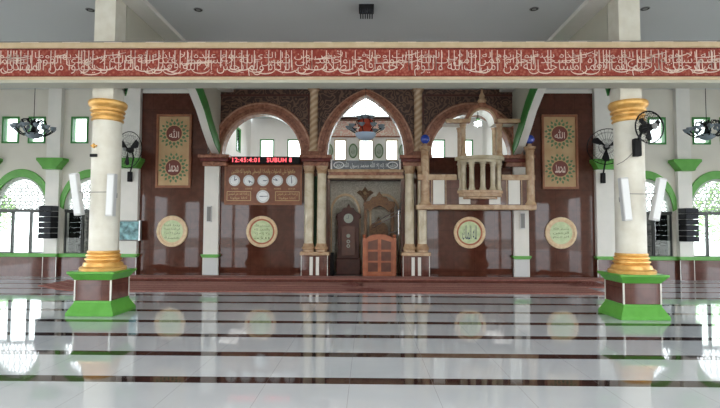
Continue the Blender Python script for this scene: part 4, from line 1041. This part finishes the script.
def rumple(x0, x1, y0, y1, h, label, seed):
    random.seed(seed); b = B(); nx, ny = 24, 10; g = []
    for i in range(nx+1):
        for j in range(ny+1):
            u, v = i/nx, j/ny
            zz = 0.023 + h*math.sin(PI*u)*math.sin(PI*v)*(0.6+0.4*math.sin(u*9+v*4))
            g.append(b.bm.verts.new((x0+(x1-x0)*u+0.04*math.sin(v*7), y0+(y1-y0)*v+0.06*math.sin(u*8), zz)))
    for i in range(nx):
        for j in range(ny): b.bm.faces.new([g[i*(ny+1)+j], g[(i+1)*(ny+1)+j], g[(i+1)*(ny+1)+j+1], g[i*(ny+1)+j+1]])
    bmesh.ops.solidify(b.bm, geom=b.bm.faces[:], thickness=-0.008)
    tag(b.obj('prayer_mat', 'carpet', smooth=True), label, 'mat')
rumple(-0.42, 0.5, 11.1, 11.5, 0.07, 'rumpled red prayer mat lying on the front carpet before the niche', 1)
rumple(-0.6, -0.05, 12.1, 12.6, 0.08, 'crumpled dark red mat on the second carpet before the tall clock', 2)
rumple(5.3, 6.2, 12.35, 12.75, 0.12, 'humped red mat at the right end of the carpets', 3)

# ---- outside
tag(B().box(-60, 60, -40, 80, -0.5, -0.14).obj('ground', 'sand'), kind='structure')
def tree(x, y, h, r, label, seed):
    random.seed(seed)
    t = thing('tree', (x, y, -0.14), label, 'tree', 'trees outside the windows')
    B().tube([(x, y, -0.14), (x+0.1, y, h*0.4), (x, y+0.1, h*0.75)], [0.16, 0.12, 0.05], 8).obj('trunk', 'bark', t)
    b = B()
    for i in range(1500):
        a = random.uniform(0, 2*PI); ph = math.acos(random.uniform(-1, 1)); rr = r*(random.random()**0.4)
        c = Vector((x+rr*math.sin(ph)*math.cos(a), y+rr*math.sin(ph)*math.sin(a), h*0.62+rr*0.8*math.cos(ph)))
        if c.z < 0.1: continue
        u = Vector((random.gauss(0, 1), random.gauss(0, 1), random.gauss(0, 1))).normalized(); v = u.orthogonal().normalized(); s_ = random.uniform(0.07, 0.15)
        q = [b.bm.verts.new(c + u*s_*p[0] + v*s_*p[1]) for p in ((-1, 0), (0, .45), (1, 0), (0, -.45))]
        b.bm.faces.new(q)
    b.obj('foliage', 'foliage', t)['kind'] = 'stuff'
tree(15.5, 21.0, 3.6, 1.7, 'pale leafy tree outside the right window', 11)
tree(20.5, 24.5, 4.2, 1.9, 'leafy tree outside the far right edge of the windows', 12)
tree(-19.5, 24.0, 3.4, 1.6, 'leafy tree outside the far left window', 13)

# ------------------------------------------------------------------ light
w = bpy.data.worlds.new('World'); S.world = w; w.use_nodes = True
bg = w.node_tree.nodes['Background']; bg.inputs[0].default_value = (0.90, 0.96, 1.0, 1); bg.inputs[1].default_value = 4.0
# fill lights added at ceiling height behind the camera and behind the arches
def area(name, loc, rot, sx, sy, power, col=(1, 1, 1), portal=False):
    l = bpy.data.lights.new(name, 'AREA'); l.shape = 'RECTANGLE'; l.size = sx; l.size_y = sy; l.energy = power; l.color = col
    if portal: l.cycles.is_portal = True
    o = bpy.data.objects.new(name, l); C.objects.link(o); o.location = loc; o.rotation_euler = rot
    return o
area('window_portal', (0, NEAR-0.1, 1.6), (PI/2, 0, 0), 26, 3.2, 1, portal=True)
for s in (-1, 1): area('window_portal', (s*13.3, 4.6, 1.7), (0, s*PI/2, 0), 3.4, 19, 1, portal=True)
area('window_portal', (0, BK+0.15, 4.4), (PI/2*3, 0, 0), 8.4, 0.8, 1, portal=True)
area('window_portal', (0, 18.16, 6.4), (-PI/2, 0, 0), 2.7, 1.4, 1, portal=True)
for s in (-1, 1):
    area('window_portal', (s*9.3, W+0.2, 2.7), (-PI/2, 0, 0), 4, 4.2, 1, portal=True)

for xx in (-8.5, -2.8, 2.8, 8.5):
    for yy in (-4.0, -1.5): area('fill_light', (xx, yy, H-0.06), (0, 0, 0), 1.2, 1.2, 120, (1.0, 0.97, 0.92))  # added fill to brighten the hall, no fixture built
for xx in (-3.2, 3.2): area('fill_light', (xx, 15.9, H-0.05), (0, 0, 0), 0.8, 0.8, 18, (1.0, 0.98, 0.95))  # added out of view to brighten the room behind the arches
# ------------------------------------------------------------------ camera
cd = bpy.data.cameras.new('Camera'); cam = bpy.data.objects.new('Camera', cd); C.objects.link(cam); S.camera = cam
cd.sensor_width = 36; cd.lens = 24; cd.clip_end = 300
cam.matrix_world = Matrix.Translation((0.045, 0, 1.5)) @ Matrix.Rotation(math.radians(0.84), 4, 'Z') @ Matrix.Rotation(math.radians(92.74), 4, 'X') @ Matrix.Rotation(math.radians(0.25), 4, 'Z')

S.view_settings.view_transform = 'Standard'; S.view_settings.look = 'None'
S.view_settings.exposure = 0.8; S.view_settings.gamma = 1.0; S.view_settings.use_curve_mapping = False
S.cycles.use_denoising = True; S.cycles.max_bounces = 10; S.cycles.diffuse_bounces = 5
S.cycles.sample_clamp_indirect = 6; S.cycles.caustics_reflective = False; S.cycles.caustics_refractive = False
